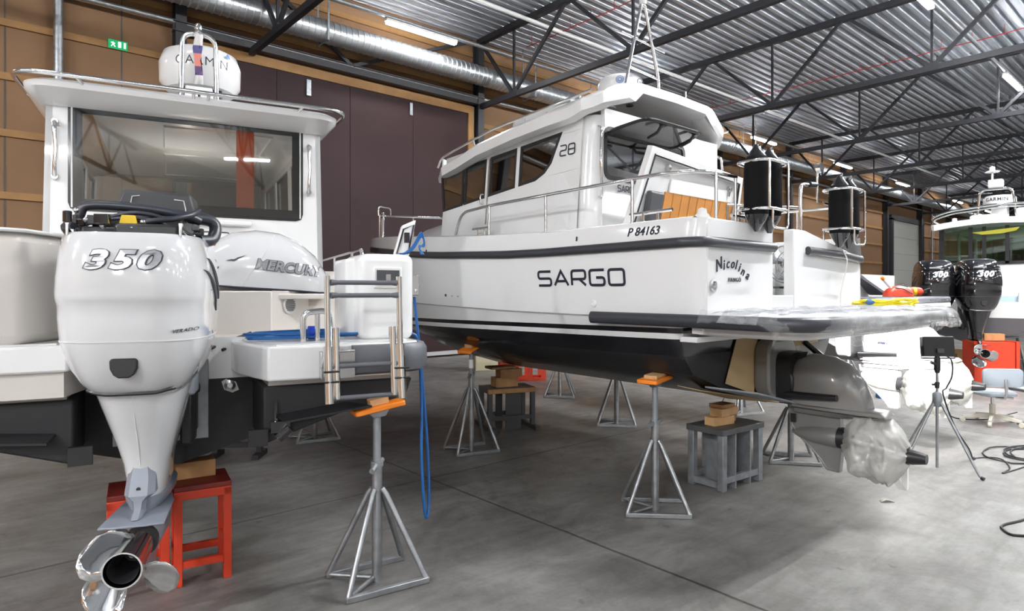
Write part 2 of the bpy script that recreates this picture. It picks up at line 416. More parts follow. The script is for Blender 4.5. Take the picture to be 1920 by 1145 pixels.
for x in (-17.2,-9.3,-1.4,6.4,30.2,38.1,46,54): lamp(x,4.2,7.53,'batten light of the second row outside the view','led lights of the second row',TUBEB[0] if x < -9 else TUBE)  # the unseen leftmost two are boosted to brighten the hull side
for y in (-4.2,-12.6,-20):
    for x in (-17.2,-9.3,-1.4,6.4,14.25,22.1,30.2,38.1,46): lamp(x,y,7.53,'added unseen batten light behind the camera','added led lights behind the camera',TUBEB[(0 if y > -5 else 2) if x < -9 else 1 if x < 10 else 3])  # unseen lamps added behind the camera to brighten the boats
for x in (7.5,10.5,13.5,17,21): lamp(x,.2,7.53,'added batten light over the right-hand bay outside the view','added led lights over the right-hand bays',TUBEB[2])  # unseen row added to brighten the floor at right
# exit sign
t = thing('exit_sign','small green exit sign on the brown wall at upper left','sign',(2.33,WY-.06,6.22))
MB().box(-.15,.15,-.03,.03,-.075,.075).build('sign_box', emit('green lit sign',(.01,.20,.07),.8), t, smooth=0)
pm = MB()
pm.box(.09,.12,-.036,-.031,-.05,.05); pm.box(.0,.045,-.036,-.031,-.05,.05); pm.box(-.09,-.075,-.036,-.031,-.01,.035)
pm.bar((-.11,-.034,-.05),(-.08,-.034,0),.012,.014,(0,1,0)); pm.bar((-.05,-.034,-.05),(-.08,-.034,0),.012,.014,(0,1,0)); pm.bar((-.115,-.034,.02),(-.05,-.034,.01),.012,.012,(0,1,0))
pm.build('pictogram', emit('white lit pictogram',(.9,1,.92),1.2), t, smooth=0)
# ================================================================ BIG WHITE CABIN BOAT (middle)
def hull_mat():
    """white topsides, double black and white waterline stripes, gloss boot top, matt black bottom"""
    m = bpy.data.materials.new('striped hull paint'); m.use_nodes = True; nt = m.node_tree; b = nt.nodes['Principled BSDF']
    tc = nt.nodes.new('ShaderNodeTexCoord'); sp = nt.nodes.new('ShaderNodeSeparateXYZ'); nt.links.new(tc.outputs['Object'], sp.inputs[0])
    k = nt.nodes.new('ShaderNodeMath'); k.operation = 'MULTIPLY_ADD'; k.inputs[1].default_value = .011
    nt.links.new(sp.outputs[1], k.inputs[0]); nt.links.new(sp.outputs[2], k.inputs[2])
    s = nt.nodes.new('ShaderNodeMath'); s.operation = 'SUBTRACT'; s.inputs[1].default_value = 1.0; nt.links.new(k.outputs[0], s.inputs[0])
    def ramp(stops):
        r = nt.nodes.new('ShaderNodeValToRGB'); r.color_ramp.interpolation = 'CONSTANT'; e = r.color_ramp.elements
        while len(e) < len(stops): e.new(1)
        for q, (p, c) in zip(e, stops): q.position = p; q.color = (*c,1)
        nt.links.new(s.outputs[0], r.inputs[0]); return r
    W = (.80,.80,.80); K = (.010,.010,.013); A = (.008,.008,.009)
    c = ramp([(0,A),(.225,K),(.350,W),(.392,K),(.432,W)]); nt.links.new(c.outputs[0], b.inputs['Base Color'])
    q = ramp([(0,(.55,)*3),(.225,(.12,)*3)]); nt.links.new(q.outputs[0], b.inputs['Roughness'])
    b.inputs['Coat Weight'].default_value = .3
    return m
HULLM = hull_mat()
S = thing('cabin_cruiser','large white cabin boat with black bottom and rub rail, in the middle on jack stands','boat',(5.22,2.40,0))
LEV = [  # (half width, aft y, fore y, height along y)
 (.03,.25,6.05,[(0,.755),(3.6,.79),(4.6,.88),(5.4,1.05),(6.05,1.32)]),
 (.62,.25,6.1,[(0,.90),(3.5,.96),(5,1.15),(6.1,1.36)]),
 (1.14,.25,6.15,[(0,1.075),(3,1.145),(5,1.27),(6.15,1.40)]),
 (1.25,.25,6.2,[(0,1.20),(3,1.24),(5,1.33),(6.2,1.42)]),
 (1.335,.25,6.32,[(0,1.485),(2,1.51),(6.3,1.62)]),
 (1.375,.0,6.36,[(0,1.497),(2,1.522),(6.3,1.64)]),
 (1.43,.0,6.75,[(0,2.00),(1.8,1.985),(3.3,2.04),(5,2.19),(6.8,2.34)]),
 (1.43,.0,6.8,[(0,2.07),(1.8,2.055),(3.3,2.11),(5,2.26),(6.8,2.41)]),
 (1.40,.0,6.8,[(0,2.205),(1.5,2.195),(2.7,2.235),(4,2.32),(6.8,2.50)]),
]
def shp(s): return 1.0 if s < .40 else max(0, 1-((min(s,1)-.40)/.60)**2.4)
def hpt(i, y):
    W, a, f, zt = LEV[i]; yy = min(max(y, a), f)
    c = 1 - .055*max(0, 1-(yy-a)/.12)**2 if i > 3 else 1 - .02*max(0,1-(yy-a)/.1)
    return (max(.012, W*c*shp((yy-a)/(f-a))), yy, lerp(zt, yy))
def side(y, z):
    """port side half width of the topsides at a height"""
    Q = [hpt(i, y) for i in (5,6,7,8)]
    return lerp([(q[2], q[0]) for q in Q], z)
YS = [0,.015,.04,.08,.14,.22,.25,.3,.6,1,1.5,2,2.5,3,3.4,3.8,4.2,4.6,5,5.3,5.6,5.8,6.0,6.15,6.3,6.45,6.6,6.7,6.8]
h = MB(); rings = []
for y in YS:
    P = [hpt(i,y) for i in range(len(LEV))]
    rings.append([(-p[0],p[1],p[2]) for p in reversed(P)] + [(p[0],p[1],p[2]) for p in P])
h.loft(rings, closed=False)
q = rings[0]; nl = len(LEV)
h.add([q[nl-1-i] for i in range(6)]+[q[nl+i] for i in range(6)], [(i,i+1,i+7,i+6) for i in range(5)])
hull = h.build('hull', HULLM, S, smooth=28)
# rub rail
for sgn in (-1, 1):
    pts = []
    if sgn < 0: pts = [(-.42,-.02,2.035),(-1.20,-.02,2.035),(-1.33,-.015,2.035),(-1.405,.02,2.035)]
    else: pts = [(.16,-.02,2.035),(.9,-.03,2.02),(1.20,-.02,2.0),(1.33,-.015,2.0),(1.405,.02,2.01)]
    pts += [(sgn*(hpt(7,y)[0]+.012),y,hpt(7,y)[2]-.035) for y in (.12,.2,.4,1,1.5,2,2.5,3,3.5,4,4.5,5,5.5,6,6.4,6.75)]
    pp = smoothpath(fillet(pts,.08,3), 2); m = MB()
    m.loft([[Vector(p)+(Vector((sgn*max(0,min(1,(abs(p[0])-1.2)/.2)),-(1-max(0,min(1,(abs(p[0])-1.2)/.2))) if p[1] < .1 else 0,0)).normalized()*.028*math.cos(t)+Vector((0,0,.036*math.sin(t)))) for t in [2*math.pi*k/10 for k in range(10)]] for i, p in enumerate(pp)])
    m.build('rub_rail', RUBD, S)
# transom panels with the boarding gate between them
tr = MB(); tr.prism([(-1.345,1.49),(-.40,1.49),(-.40,2.205),(-1.335,2.205)],.0,.09,'y'); tr.build('transom_panel', GEL, S, bevel=.012)
tr = MB(); tr.prism([(-.05,1.49),(1.345,1.49),(1.335,2.02),(.16,2.205),(-.05,2.205)],.0,.09,'y'); tr.build('transom_panel', GEL, S, bevel=.012)
tr = MB(); tr.box(-.41,-.04,.005,.09,1.46,1.665); tr.build('gate_sill', GELG, S, bevel=.01)
# cockpit and decks
dk = MB()
for sg in (-1,1):
    rr = []
    for y in (.08,.3,1,1.3,1.6,2.5,3.4,4.2,5,5.6,6.2,6.6,6.75):
        x = hpt(8,y)[0]; z = lerp(LEV[8][3],y); rr.append([(sg*x,y,z),(sg*(x-.03),y,z+.012),(sg*max(x-.09,0),y,z-.002),(sg*max(0,x-.10),y,z-.07),(sg*(.95 if y < 1.35 else 0),y,z-.07),(sg*(.93 if y < 1.35 else 0),y,1.62 if y < 1.35 else z-.08)])
    dk.loft(rr, closed=False)
dk.build('deck', GEL, S, smooth=40)
ck = MB(); ck.box(-.97,.97,.09,1.4,1.58,1.62); ck.build('cockpit_sole', GELG, S)
# bathing platform with rubber edge
pl = [(-1.40,.12),(-1.44,-.45)] + [(-1.44+.30-.30*math.cos(t), -.45-.30*math.sin(t)) for t in [math.pi/2*k/8 for k in range(1,9)]] + [(0,-.80),(1.05,-.75)] + [(1.43-.38+.38*math.sin(t), -.37-.38*math.cos(t)) for t in [math.pi/2*k/8 for k in range(1,9)]] + [(1.40,.12)]
PLAT = pl
def offs(poly, d):
    out = []; m = len(poly)
    for i in range(m):
        a, b, c = Vector(poly[i-1] if i else poly[0]), Vector(poly[i]), Vector(poly[(i+1)] if i < m-1 else poly[-1])
        t = (c-a).normalized(); out.append((b.x+t.y*-d*-1, b.y-t.x*d*1) if False else (b.x-t.y*d, b.y+t.x*d))
    return out
p = MB(); p.prism(offs(pl,.03),1.475,1.522); p.build('bathing_platform', GEL, S, bevel=.01)
p = MB(); p.prism(offs(pl,.10),1.39,1.475); p.build('platform_beam', GELG, S, bevel=.02)
ed = [(-1.39,1.0),(-1.395,.5)] + pl + [(1.395,.5)]
p = MB(); rg = []
for i, q_ in enumerate(ed):
    a = Vector(ed[max(0,i-1)]); c = Vector(ed[min(len(ed)-1,i+1)]); t = (c-a).normalized(); nrm = Vector((t.y,-t.x))*-1
    if nrm.dot(Vector(q_)) < 0: nrm = -nrm
    rg.append([(q_[0]+nrm.x*.035*math.cos(k*math.pi/5), q_[1]+nrm.y*.035*math.cos(k*math.pi/5), 1.492+.048*math.sin(k*math.pi/5)) for k in range(10)])
p.loft(rg); p.build('platform_strake', RUBD, S)
# wheelhouse --------------------------------------------------------
def cabx(z): return 1.08-.085*(z-2.1)
def quad_wall(mb, ys, zb, zt, sg):
    for (y0, y1), (b0, b1), (t0, t1) in zip(zip(ys,ys[1:]), zip(zb,zb[1:]), zip(zt,zt[1:])):
        v = [(sg*cabx(z),y,z) for y, z in ((y0,b0),(y1,b1),(y1,t1),(y0,t0))]; mb.add(v, [(0,1,2,3)])
WB = [(1.72,2.79),(3.50,2.60)]; WT = [(1.72,3.14),(3.60,3.0)]
def zb(y): return lerp(WB,y)
def zt(y): return lerp(WT,y)
cb = MB()
for sg in (-1,1):
    ys = [1.45,1.90,2.27,2.32,2.71,2.80,3.13,3.19,3.52]
    quad_wall(cb, ys, [2.1]*9, [zb(y) for y in ys], sg)
    quad_wall(cb, ys, [zt(y) for y in ys], [3.3-.05*(y-1.3) for y in ys], sg)
    for y0, y1 in ((2.25,2.33),(2.71,2.80)): quad_wall(cb, [y0,y1],[zb(y0),zb(y1)],[zt(y0),zt(y1)],sg)
    v = [(sg*cabx(z),y,z) for y, z in ((1.45,2.1),(1.82,zb(1.82)),(1.72,zt(1.72)),(1.45,zt(1.45)))]
    v = [(sg*cabx(z),y,z) for y, z in ((1.45,zb(1.45)),(2.03,zb(2.03)),(1.91,zb(1.9)+.04),(1.83,zb(1.9)+.12),(1.72,zt(1.72)),(1.45,zt(1.45)))]
    cb.add(v, [(0,1,2,3,4,5)])
    # rounded aft quarter
    rr = []
    for k in range(9):
        t = R(k*90/8); rr.append([(sg*(cabx(z)-.15+.15*math.cos(t)), 1.45-.15*math.sin(t), z) for z in (2.1,2.4,2.7,3.0,3.25)])
    cq = MB(); cq.loft(rr, closed=False); cq.build('wheelhouse_corner', GEL, S, smooth=50, solid=.012)
    # front
    cb.add([(sg*cabx(2.1),3.52,2.1),(sg*.5,3.80,2.1),(sg*.5,3.80,2.62),(sg*cabx(2.6),3.52,2.60)],[(0,1,2,3)])
    cb.add([(sg*cabx(3),3.60,3.0),(sg*.5,3.92,3.02),(sg*.5,3.92,3.2),(sg*cabx(3.2),3.60,3.2)],[(0,1,2,3)])
    cb.add([(sg*cabx(2.6),3.52,2.60),(sg*(cabx(2.6)-.05),3.55,2.60),(sg*(cabx(3)-.05),3.64,3.0),(sg*cabx(3),3.60,3.0)],[(0,1,2,3)])
cb.box(-.5,.5,3.78,3.80,2.1,2.62); cb.box(-.5,.5,3.90,3.92,3.02,3.2)
yb = 1.30
for x0, x1, z0, z1 in ((-.93,.93,2.1,2.70),(.30,.92,2.70,3.25),(-.90,.30,3.13,3.3),(-.92,-.90,2.70,3.13)): cb.box(x0,x1,yb-.015,yb+.015,z0,z1)
cb.build('wheelhouse', GEL, S, smooth=0, solid=.02)
def pane(ys, bot, top, name, sg=-1, dx=.006):
    m = MB(); m.add([(sg*(cabx(z)+dx),y,z) for y, z in zip(ys+ys[::-1], bot+top[::-1])], [tuple(range(2*len(ys)))])
    return m.build(name, GLSD, S, smooth=0, solid=.006)
def frame(poly, wd, name, m, fn, parent=S):
    b = MB(); ribbon(b, poly, wd, fn, .008, closed=True); return b.build(name, m, parent, smooth=0)
fnp = lambda sg: (lambda a, z, d: Vector((sg*(cabx(z)+.004+d), a, z)))
for sg in (-1,1):
    polys = [[(2.03,zb(2.03)),(2.25,zb(2.25)),(2.25,zt(2.25)),(1.72,zt(1.72)),(1.83,zb(1.9)+.12),(1.91,zb(1.9)+.04)],
             [(2.33,zb(2.33)),(2.71,zb(2.71)),(2.71,zt(2.71)),(2.33,zt(2.33))],
             [(2.80,zb(2.80)),(3.13,zb(3.13)),(3.14,zt(3.14)),(2.80,zt(2.80))],
             [(3.17,zb(3.17)),(3.51,zb(3.51)),(3.59,zt(3.59)),(3.19,zt(3.19))]]
    for q_ in polys:
        m = MB(); m.add([(sg*(cabx(z)+.002),y,z) for y, z in q_], [tuple(range(len(q_)))]); o = m.build('side_window', GLSD, S, smooth=0, solid=.006)
        b = MB(); ribbon(b, q_, .03, fnp(sg), .008, closed=True); b.build('window_frame', BLK, o, smooth=0)
    for y in (2.28,2.77):
        m = MB(); ribbon(m, [(y,2.2),(y,zt(y)+.03)], .022, fnp(sg), .006); m.build('door_seal', BLK, S, smooth=0)
    m = MB(); ribbon(m, [(2.735,zb(2.7)-.3),(2.735,zt(2.7))], .02, fnp(sg), .012); m.build('door_post', STS, S, smooth=0)
    m = MB(); m.tube(fillet([(sg*(cabx(2.62)),2.80,2.60),(sg*(cabx(2.62)+.05),2.80,2.60),(sg*(cabx(2.62)+.05),2.80,2.70),(sg*cabx(2.7),2.80,2.70)],.02,3),.008,8); m.build('door_handle', CHR, S)
wm = MB()
for a, b_ in ((-.95,-.35),(-.32,.32),(.35,.95)):
    f = lambda x: (3.80 if abs(x) < .5 else 3.80-.50*(abs(x)-.5))
    wm.add([(a,f(a)-.01,2.62),(b_,f(b_)-.01,2.62),(b_*.97,f(b_)+.11,3.02),(a*.97,f(a)+.11,3.02)],[(0,1,2,3)])
wm.build('windscreen', GLSD, S, smooth=0)
pw = MB(); pw.add([(-.90,yb-.02,2.70),(.30,yb-.02,2.70),(.30,yb-.02,3.13),(-.90,yb-.02,3.13)],[(0,1,2,3)])
o = pw.build('aft_window', glass('dark aft glass',(.30,.29,.29),.10), S, smooth=0)
frame(rrect(-.90,.30,2.70,3.13,.07,4), .04, 'window_frame', BLK, lambda a,b,d: Vector((a,yb-.022-d,b)), o)
# raised glass flap over the aft window
fl = thing('flap', None, None) if False else None
F0, F1 = Vector((-.91,yb-.03,3.085)), Vector((.10,yb-.03,3.085)); dirf = Vector((0,-.38,.07))
fm = MB(); fm.add([F0,F1,F1+dirf+Vector((-.1,0,0)),F0+dirf+Vector((.1,0,0))],[(0,1,2,3)])
o = fm.build('window_flap', glass('dark flap glass',(.35,.34,.34),.14), S, smooth=0, solid=.006)
b = MB(); b.tube(fillet([F0,F1,F1+dirf+Vector((-.1,0,0)),F0+dirf+Vector((.1,0,0))],.12,5,True),.016,6,closed=True); b.build('flap_frame', BLK, o)
for x in (-.55,-.05):
    b = MB(); b.tube([F0+Vector((x+.90,-.34,.05)),F0+Vector((x+.90,-.30,.0)),F0+Vector((x+.90,-.20,-.03))],.014,8); b.box(x-.025,x+.025,yb-.40,yb-.36,3.13,3.18); b.build('flap_catch', BLK, o)
# wooden fittings seen through the glass
DRW = mat('dark red wood',(.13,.035,.018),.4,var=.2)
for bx in ((-.85,.85,1.5,2.0,2.1,2.66),(-.88,-.2,3.0,3.4,2.1,2.62)): wf = MB(); wf.box(*bx); wf.build('cabin_furniture', DRW, S, bevel=.02)
for y0, y1, x in ((3.0,3.12,-.55),(2.9,3.02,.5)):
    b = MB(); b.box(x-.24,x+.24,y0,y1,2.2,2.82); b.build('cabin_seat', TEAK, S, bevel=.06, seg=4)
# cream curtains at the windows
for x0 in (-.75,):
    c = MB(); c.loft([[(x0+.012*k, yb+.05+.012*math.sin(k*2.1), z) for k in range(9)] for z in (2.75,3.15)], closed=False); c.build('curtain', GELG, S)
c = MB(); c.loft([[(-cabx(2.9)+.04+.01*math.sin(k*2.1), 1.62+.016*k, z) for k in range(9)] for z in (2.86,3.12)], closed=False); c.build('curtain', GELG, S)
# roof with wing-like aft overhang
def rring(y):
    y0_ = y; up = lerp([(1.08,.05),(2.2,.03),(3.2,0)], y)
    W = lerp([(1.08,.72),(1.16,.98),(1.30,1.12),(1.7,1.17),(2.8,1.16),(3.5,1.09),(3.9,.85),(4.02,.6)], y); zc = lerp([(1.08,3.53),(1.5,3.545),(2.6,3.40),(3.6,3.20),(4.02,3.10)], y)
    zs = lerp([(1.08,3.44),(1.18,3.35),(1.4,3.27),(2.6,3.20),(3.6,3.06),(4.02,3.02)], y); th = lerp([(1.08,.085),(1.6,.10),(3.5,.09),(4.02,.03)], y)
    k = min(.63, W*.75); zm = zc-.012
    top = [(-W,zs),(-W+.04,zs+.035),(-(W+k)/2,(zm+zs)/2+.025),(-k,zm),(0,zc),(k,zm),((W+k)/2,(zm+zs)/2+.025),(W-.04,zs+.035),(W,zs)]
    bot = [(W-.01,zs-th),(W-.10,zs-th-.015),((W+k)/2-.05,(zm+zs)/2-th-.02),(k-.03,zm-th),(0,zc-th),(-k+.03,zm-th),(-(W+k)/2+.05,(zm+zs)/2-th-.02),(-W+.10,zs-th-.015),(-W+.01,zs-th)]
    return [(x,y0_+lerp([(1.08,.08),(1.7,.04),(2.4,0)],y0_),z+up) for x, z in top+bot]
rf = MB(); rf.loft([rring(y) for y in (1.08,1.11,1.16,1.22,1.30,1.45,1.7,2.2,2.8,3.2,3.5,3.7,3.9,4.02)]); rf.build('roof', GEL, S, smooth=24)
b = MB(); b.lathe([(.10,0),(.10,.012),(.085,.02)], Matrix.Translation((-.66,1.48,3.39)) @ Matrix.Rotation(R(180),4,'X')); b.build('roof_speaker', GELG, S)
b = MB(); b.lathe([(.035,0),(.035,.012),(.02,.012)], Matrix.Translation((-.35,1.44,3.47)) @ Matrix.Rotation(R(180),4,'X')); b.build('roof_spot', DKGR, S)
# raised plinth, radar dome and antenna frame on the roof
b = MB(); b.loft([[(x*s_,2.4+(y-2.4)*s_,z) for x, y in rrect(-.62,.16,1.98,2.95,.12)] for z, s_ in ((3.30,1.0),(3.56,.94),(3.59,.90))]); b.build('radar_plinth', GEL, S)
b = MB(); b.lathe([(.0,0),(.215,0),(.225,.03),(.222,.12),(.205,.175),(.15,.205),(0,.215)], Matrix.Translation((-.27,1.62,3.585)), 40); o = b.build('radar_dome', GEL, S)
Rd = .226
dome = lambda a0: (lambda x, y, d: Vector((-.27+(Rd+d-.002)*math.sin(a0+x/Rd), 1.62-(Rd+d-.002)*math.cos(a0+x/Rd), 3.585+.09+y)))
text_mb('GARMIN', .085, dome(R(38)), space=1.1).build('radar_lettering', INK, o, smooth=0)
b = MB(); b.tube(arc((0,0,0),.032,0,360,20,'xy')[:-1],.004,6,closed=True); 
def rot_ring(r): 
    m = MB(); m.tube([dome(R(-52))(r*math.cos(t), .03+r*math.sin(t), .003) for t in [2*math.pi*k/20 for k in range(20)]],.003,6,closed=True); return m
bl = mat('blue print',(.05,.20,.55),.4)
rot_ring(.034).build('radar_emblem', bl, o); rot_ring(.018).build('radar_emblem', bl, o)
b = MB(); b.lathe([(.035,0),(.035,.015),(.02,.025)], Matrix.Translation((-.60,2.3,3.50)) @ Matrix.Rotation(R(-90),4,'Y')); b.build('navigation_light', RED, S)
an = MB(); an.tube(fillet([(-.50,1.38,3.54),(-.44,1.38,3.80),(-.25,1.38,4.44),(-.20,1.38,4.44),(.02,1.38,3.78),(.03,1.38,3.54)],.05,4),.016,8); an.tube([(-.44,1.38,3.80),(.015,1.38,3.78)],.013,8); an.tube([(-.55,1.38,4.10),(.15,1.40,4.08)],.010,8)
o = an.build('mast_frame', CHR, S)
b = MB(); b.lathe([(.03,0),(.035,.02),(.035,.07),(.02,.10)], Matrix.Translation((-.225,1.38,4.445)), 16); b.build('mast_light', WHT, o)
b = MB(); b.lathe([(.02,0),(.02,.10),(.012,.11)], Matrix.Translation((.36,1.35,3.54)), 12); b.tube([(.45,1.35,3.53),(.45,1.35,3.74)],.008,6); b.build('antenna', WHT, S)
# roof grab rails
for sg in (-1,1):
    pts = [(sg*1.10,3.55,3.08),(sg*1.09,3.5,3.18)]+[(sg*1.10,y,lerp([(1.2,3.42),(2.6,3.33),(3.5,3.18)],y)) for y in (3.2,2.6,2.0,1.25)]
    m = MB(); m.tube(fillet(pts,.06,3),.013,8)
    for y in (2.9,2.1,1.4): z = lerp([(1.2,3.42),(2.6,3.33),(3.5,3.18)],y); m.tube([(sg*1.10,y,z),(sg*1.06,y,z-.10)],.010,8)
    m.build('roof_rail', CHR, S)
# fore cabin top
fc = MB(); fc.loft([[(W*math.copysign(abs(math.cos(t))**.7,math.cos(t)),y,2.2+H_*math.sin(t)**.8) for t in [math.pi*k/16 for k in range(17)]] for y, W, H_ in ((3.4,1.0,.40),(3.9,.93,.41),(4.5,.80,.36),(5.1,.6,.26),(5.6,.38,.14),(5.9,.2,.06))], closed=False); fc.build('coachroof', GEL, S, smooth=50)
# side rail
for sg in (-1,1):
    top = [(sg*1.30,2.95,2.24),(sg*1.32,2.82,2.49),(sg*1.36,2.3,2.51),(sg*1.36,1.2,2.53),(sg*1.36,.35,2.545),(sg*1.22,.10,2.55),(sg*.85,.06,2.54)] if sg < 0 else [(sg*1.30,2.95,2.24),(sg*1.32,2.82,2.49),(sg*1.36,1.2,2.53),(sg*1.36,.35,2.52),(sg*1.22,.10,2.50),(sg*.7,.08,2.49)]
    m = MB(); m.tube(fillet(top,.14,5),.0145,10); o = m.build('side_rail', CHR, S)
    for q_ in ((sg*1.36,2.32,2.51),(sg*1.36,1.55,2.52),(sg*1.36,.62,2.54),(sg*1.10,.075,2.545),(sg*.86,.06,2.54)):
        m = MB(); m.tube([q_,(q_[0],q_[1],2.19)],.0125,8); m.lathe([(.025,0),(.025,.01)], Matrix.Translation((q_[0],q_[1],2.2)),12); m.build('stanchion', STS, S)
# white and chrome bow pulpit
bp_ = MB(); bp_.tube(fillet([(-.62,5.6,2.42),(-.55,5.7,2.82),(-.05,6.68,2.90),(.05,6.68,2.90),(.55,5.7,2.82),(.62,5.6,2.42)],.10,4),.016,8)
for x, y in ((-.30,6.25),(.30,6.25),(0,6.70)): bp_.tube([(x,y,2.45),(x,y,2.86)],.013,8)
bp_.tube(fillet([(-.18,6.5,2.88),(-.18,6.5,3.02),(.1,6.6,3.02),(.1,6.6,2.88)],.05,3),.013,8); bp_.build('bow_pulpit', CHR, S)
for x, y in ((-1.19,2.65),): 
    c = MB(); c.tube([(x,y-.14,2.33),(x,y+.14,2.33)],.013,8); c.tube([(x,y-.05,2.24),(x,y-.05,2.33)],.011,8); c.tube([(x,y+.05,2.24),(x,y+.05,2.33)],.011,8); c.build('mooring_cleat', CHR, S)
c = MB(); c.tube([(-1.26,.72,2.285),(-1.22,.36,2.30)],.014,8); c.tube([(-1.25,.60,2.2),(-1.25,.60,2.29)],.012,8); c.tube([(-1.23,.48,2.2),(-1.23,.48,2.29)],.012,8); c.build('mooring_cleat', CHR, S)
c = MB(); c.tube([(-.90,.07,2.255),(-.62,.06,2.25)],.014,8); c.tube([(-.8,.07,2.2),(-.8,.07,2.25)],.012,8); c.tube([(-.7,.07,2.2),(-.7,.07,2.25)],.012,8); c.build('mooring_cleat', CHR, S)
c = MB(); c.lathe([(.0,.11),(.03,.10),(.035,.07),(.055,.05),(.07,0)], Matrix.Translation((-1.08,.2,2.2)),14); c.build('bottle_cap', WHT, S)
# handrails on the rounded aft corners of the cabin
for sg in (-1,1):
    m = MB(); m.tube(fillet([(sg*.95,1.31,3.14),(sg*.97,1.26,3.12),(sg*1.0,1.24,2.80),(sg*.96,1.26,2.52),(sg*.95,1.31,2.52)],.04,3),.012,8); m.build('grab_handle', CHR, S)
# open hatch panel leaning aft over the cockpit
hm = Matrix.Translation((-.06,1.06,2.25)) @ Matrix.Rotation(R(12),4,'X')
b = MB(hm)
ho = [(-.88,.0),(.88,.0),(.80,.60),(-.72,.70)]; hi = [(-.80,.04),(.80,.04),(.74,.54),(-.67,.63)]
b.loft([[(x,0,z) for x,z in ho],[(x,-.06,z) for x,z in ho],[(x,-.06,z) for x,z in hi],[(x,-.015,z) for x,z in hi]]); hatch = b.build('cockpit_hatch', GEL, S, smooth=0, bevel=.006)
b = MB(hm); b.tube([(x,-.062,z) for x,z in hi],.012,6,closed=True); b.build('hatch_seal', BLK, hatch)
b = MB(hm); b.box(-.40,.76,-.03,-.02,.04,.34)
for k in range(9): b.box(-.40+.13*k,-.392+.13*k,-.034,-.03,.04,.34)
b.build('wood_lining', TEAK, hatch, smooth=0)
b = MB(hm); b.box(-.34,.72,-.035,-.02,.34,.46); b.build('white_lining', WHT, hatch, smooth=0)
b = MB(hm); b.box(-.66,-.46,-.08,-.02,.05,.33); b.build('foam_pad', DKGR, hatch, bevel=.02)
for x, z in ((-.42,.55),(.62,.47)):
    b = MB(hm); b.lathe([(.028,0),(.028,.03),(.015,.035)], Matrix.Translation((x,-.02,z)) @ Matrix.Rotation(R(90),4,'X'),14); b.box(x-.012,x+.012,-.05,-.02,z-.07,z); b.build('hatch_latch', STS, hatch)
b = MB(); b.box(.02,.09,.86,.90,2.30,2.40); b.lathe([(.03,0),(.03,.05)], Matrix.Translation((.12,.88,2.36)) @ Matrix.Rotation(R(90),4,'Y'),12); b.build('rail_switch_box', GELG, S)
# search light on the far rail
b = MB(); b.lathe([(.02,0),(.045,.02),(.045,.06)], Matrix.Translation((.62,.12,2.80)) @ Matrix.Rotation(R(90),4,'X'),16); b.tube([(.62,.1,2.49),(.62,.1,2.78)],.010,8); b.build('search_light', CHR, S)
# fittings on the hull
for y, z, r, mm in ((-.0,0,0,0),):
    pass
def onside(y, z, d=0): return Vector((-(side(y,z)+d), y, z))
def fit(y, z, prof, mm, name):
    M = Matrix.Translation(onside(y,z,-.004)) @ Matrix.Rotation(R(-90),4,'Y'); b = MB(); b.lathe(prof, M, 20); b.build(name, mm, S)
fit(.98,1.60,[(.030,0),(.030,.012),(.018,.016),(.016,.006),(0,.006)],WHT,'hull_outlet')
for y, z, r, mm in ((3.0,1.655,.014,DKGR),(2.88,1.648,.008,CHR),(2.78,1.645,.008,CHR)): fit(y,z,[(r,0),(r,.01),(0,.012)],mm,'hull_outlet')
b = MB(); b.lathe([(.042,0),(.042,.012),(.03,.016),(.026,.004),(0,.004)], Matrix.Translation((-1.27,-.0,1.735)) @ Matrix.Rotation(R(90),4,'X'),20); b.build('exhaust_fitting', STS, S)
for y in (1.13,3.3):
    b = MB(); b.tube([onside(y,2.10,.004),onside(y,2.135,.008)],.007,6); b.build('fender_clip', BLK, S)
# lettering: block letters drawn from rounded strokes
def glyphs(mb, word, w_, h_, gap, st, fn):
    r = .22
    G = {'S':[[(1,1),(0,1),(0,.5),(1,.5),(1,0),(0,0)]],'A':[[(-.02,0),(.5,1),(1.02,0)],[(.2,.30),(.8,.30)]],
         'R':[[(0,0),(0,1),(1,1),(1,.42),(.05,.42)],[(.55,.42),(1.0,0)]],'G':[[(1,1),(0,1),(0,0),(1,0),(1,.5),(.45,.5)]],'O':[[(0,0),(0,1),(1,1),(1,0)]],
         '2':[[(0,1),(1,1),(1,.5),(0,.5),(0,0),(1,0)]],'8':[[(0,0),(0,.5),(0,1),(1,1),(1,.5),(1,0)],[(0,.5),(1,.5)]]}
    x = 0
    for ch in word:
        for stroke in G[ch]:
            pts = [(x+p[0]*w_, p[1]*h_, 0) for p in stroke]; cl = ch in 'O8' and len(stroke) > 2
            if ch != 'A' or len(stroke) == 2: pts = [tuple(p) for p in fillet(pts, r*h_, 4, cl)]
            if len(stroke) == 2:
                pts = [(pts[0][0]+(pts[-1][0]-pts[0][0])*t/4, pts[0][1]+(pts[-1][1]-pts[0][1])*t/4,0) for t in range(5)]
            ribbon(mb, pts, st, fn, .002, cl)
        x += w_+gap
fs = lambda x, z, d: onside(1.585-x, 1.745+z, .003+d)
m = MB(); glyphs(m,'SARGO',.150,.118,.045,.021,fs); m.build('hull_lettering', INK, S, smooth=0)
fc_ = lambda x, z, d: Vector((-(cabx(2.9+z)+.012+d), 1.71-x, 2.93+z))
m = MB(); glyphs(m,'28',.078,.095,.026,.011,fc_); m.build('cabin_number', INK, S, smooth=0)
fa = lambda x, z, d: Vector((-.735+x, yb-.030-d, 2.59+z))
m = MB(); glyphs(m,'SARGO',.042,.055,.014,.008,fa); m.build('bulkhead_lettering', INK, S, smooth=0)
fr_ = lambda x, z, d: onside(.62-x, 2.105+z, .003+d)
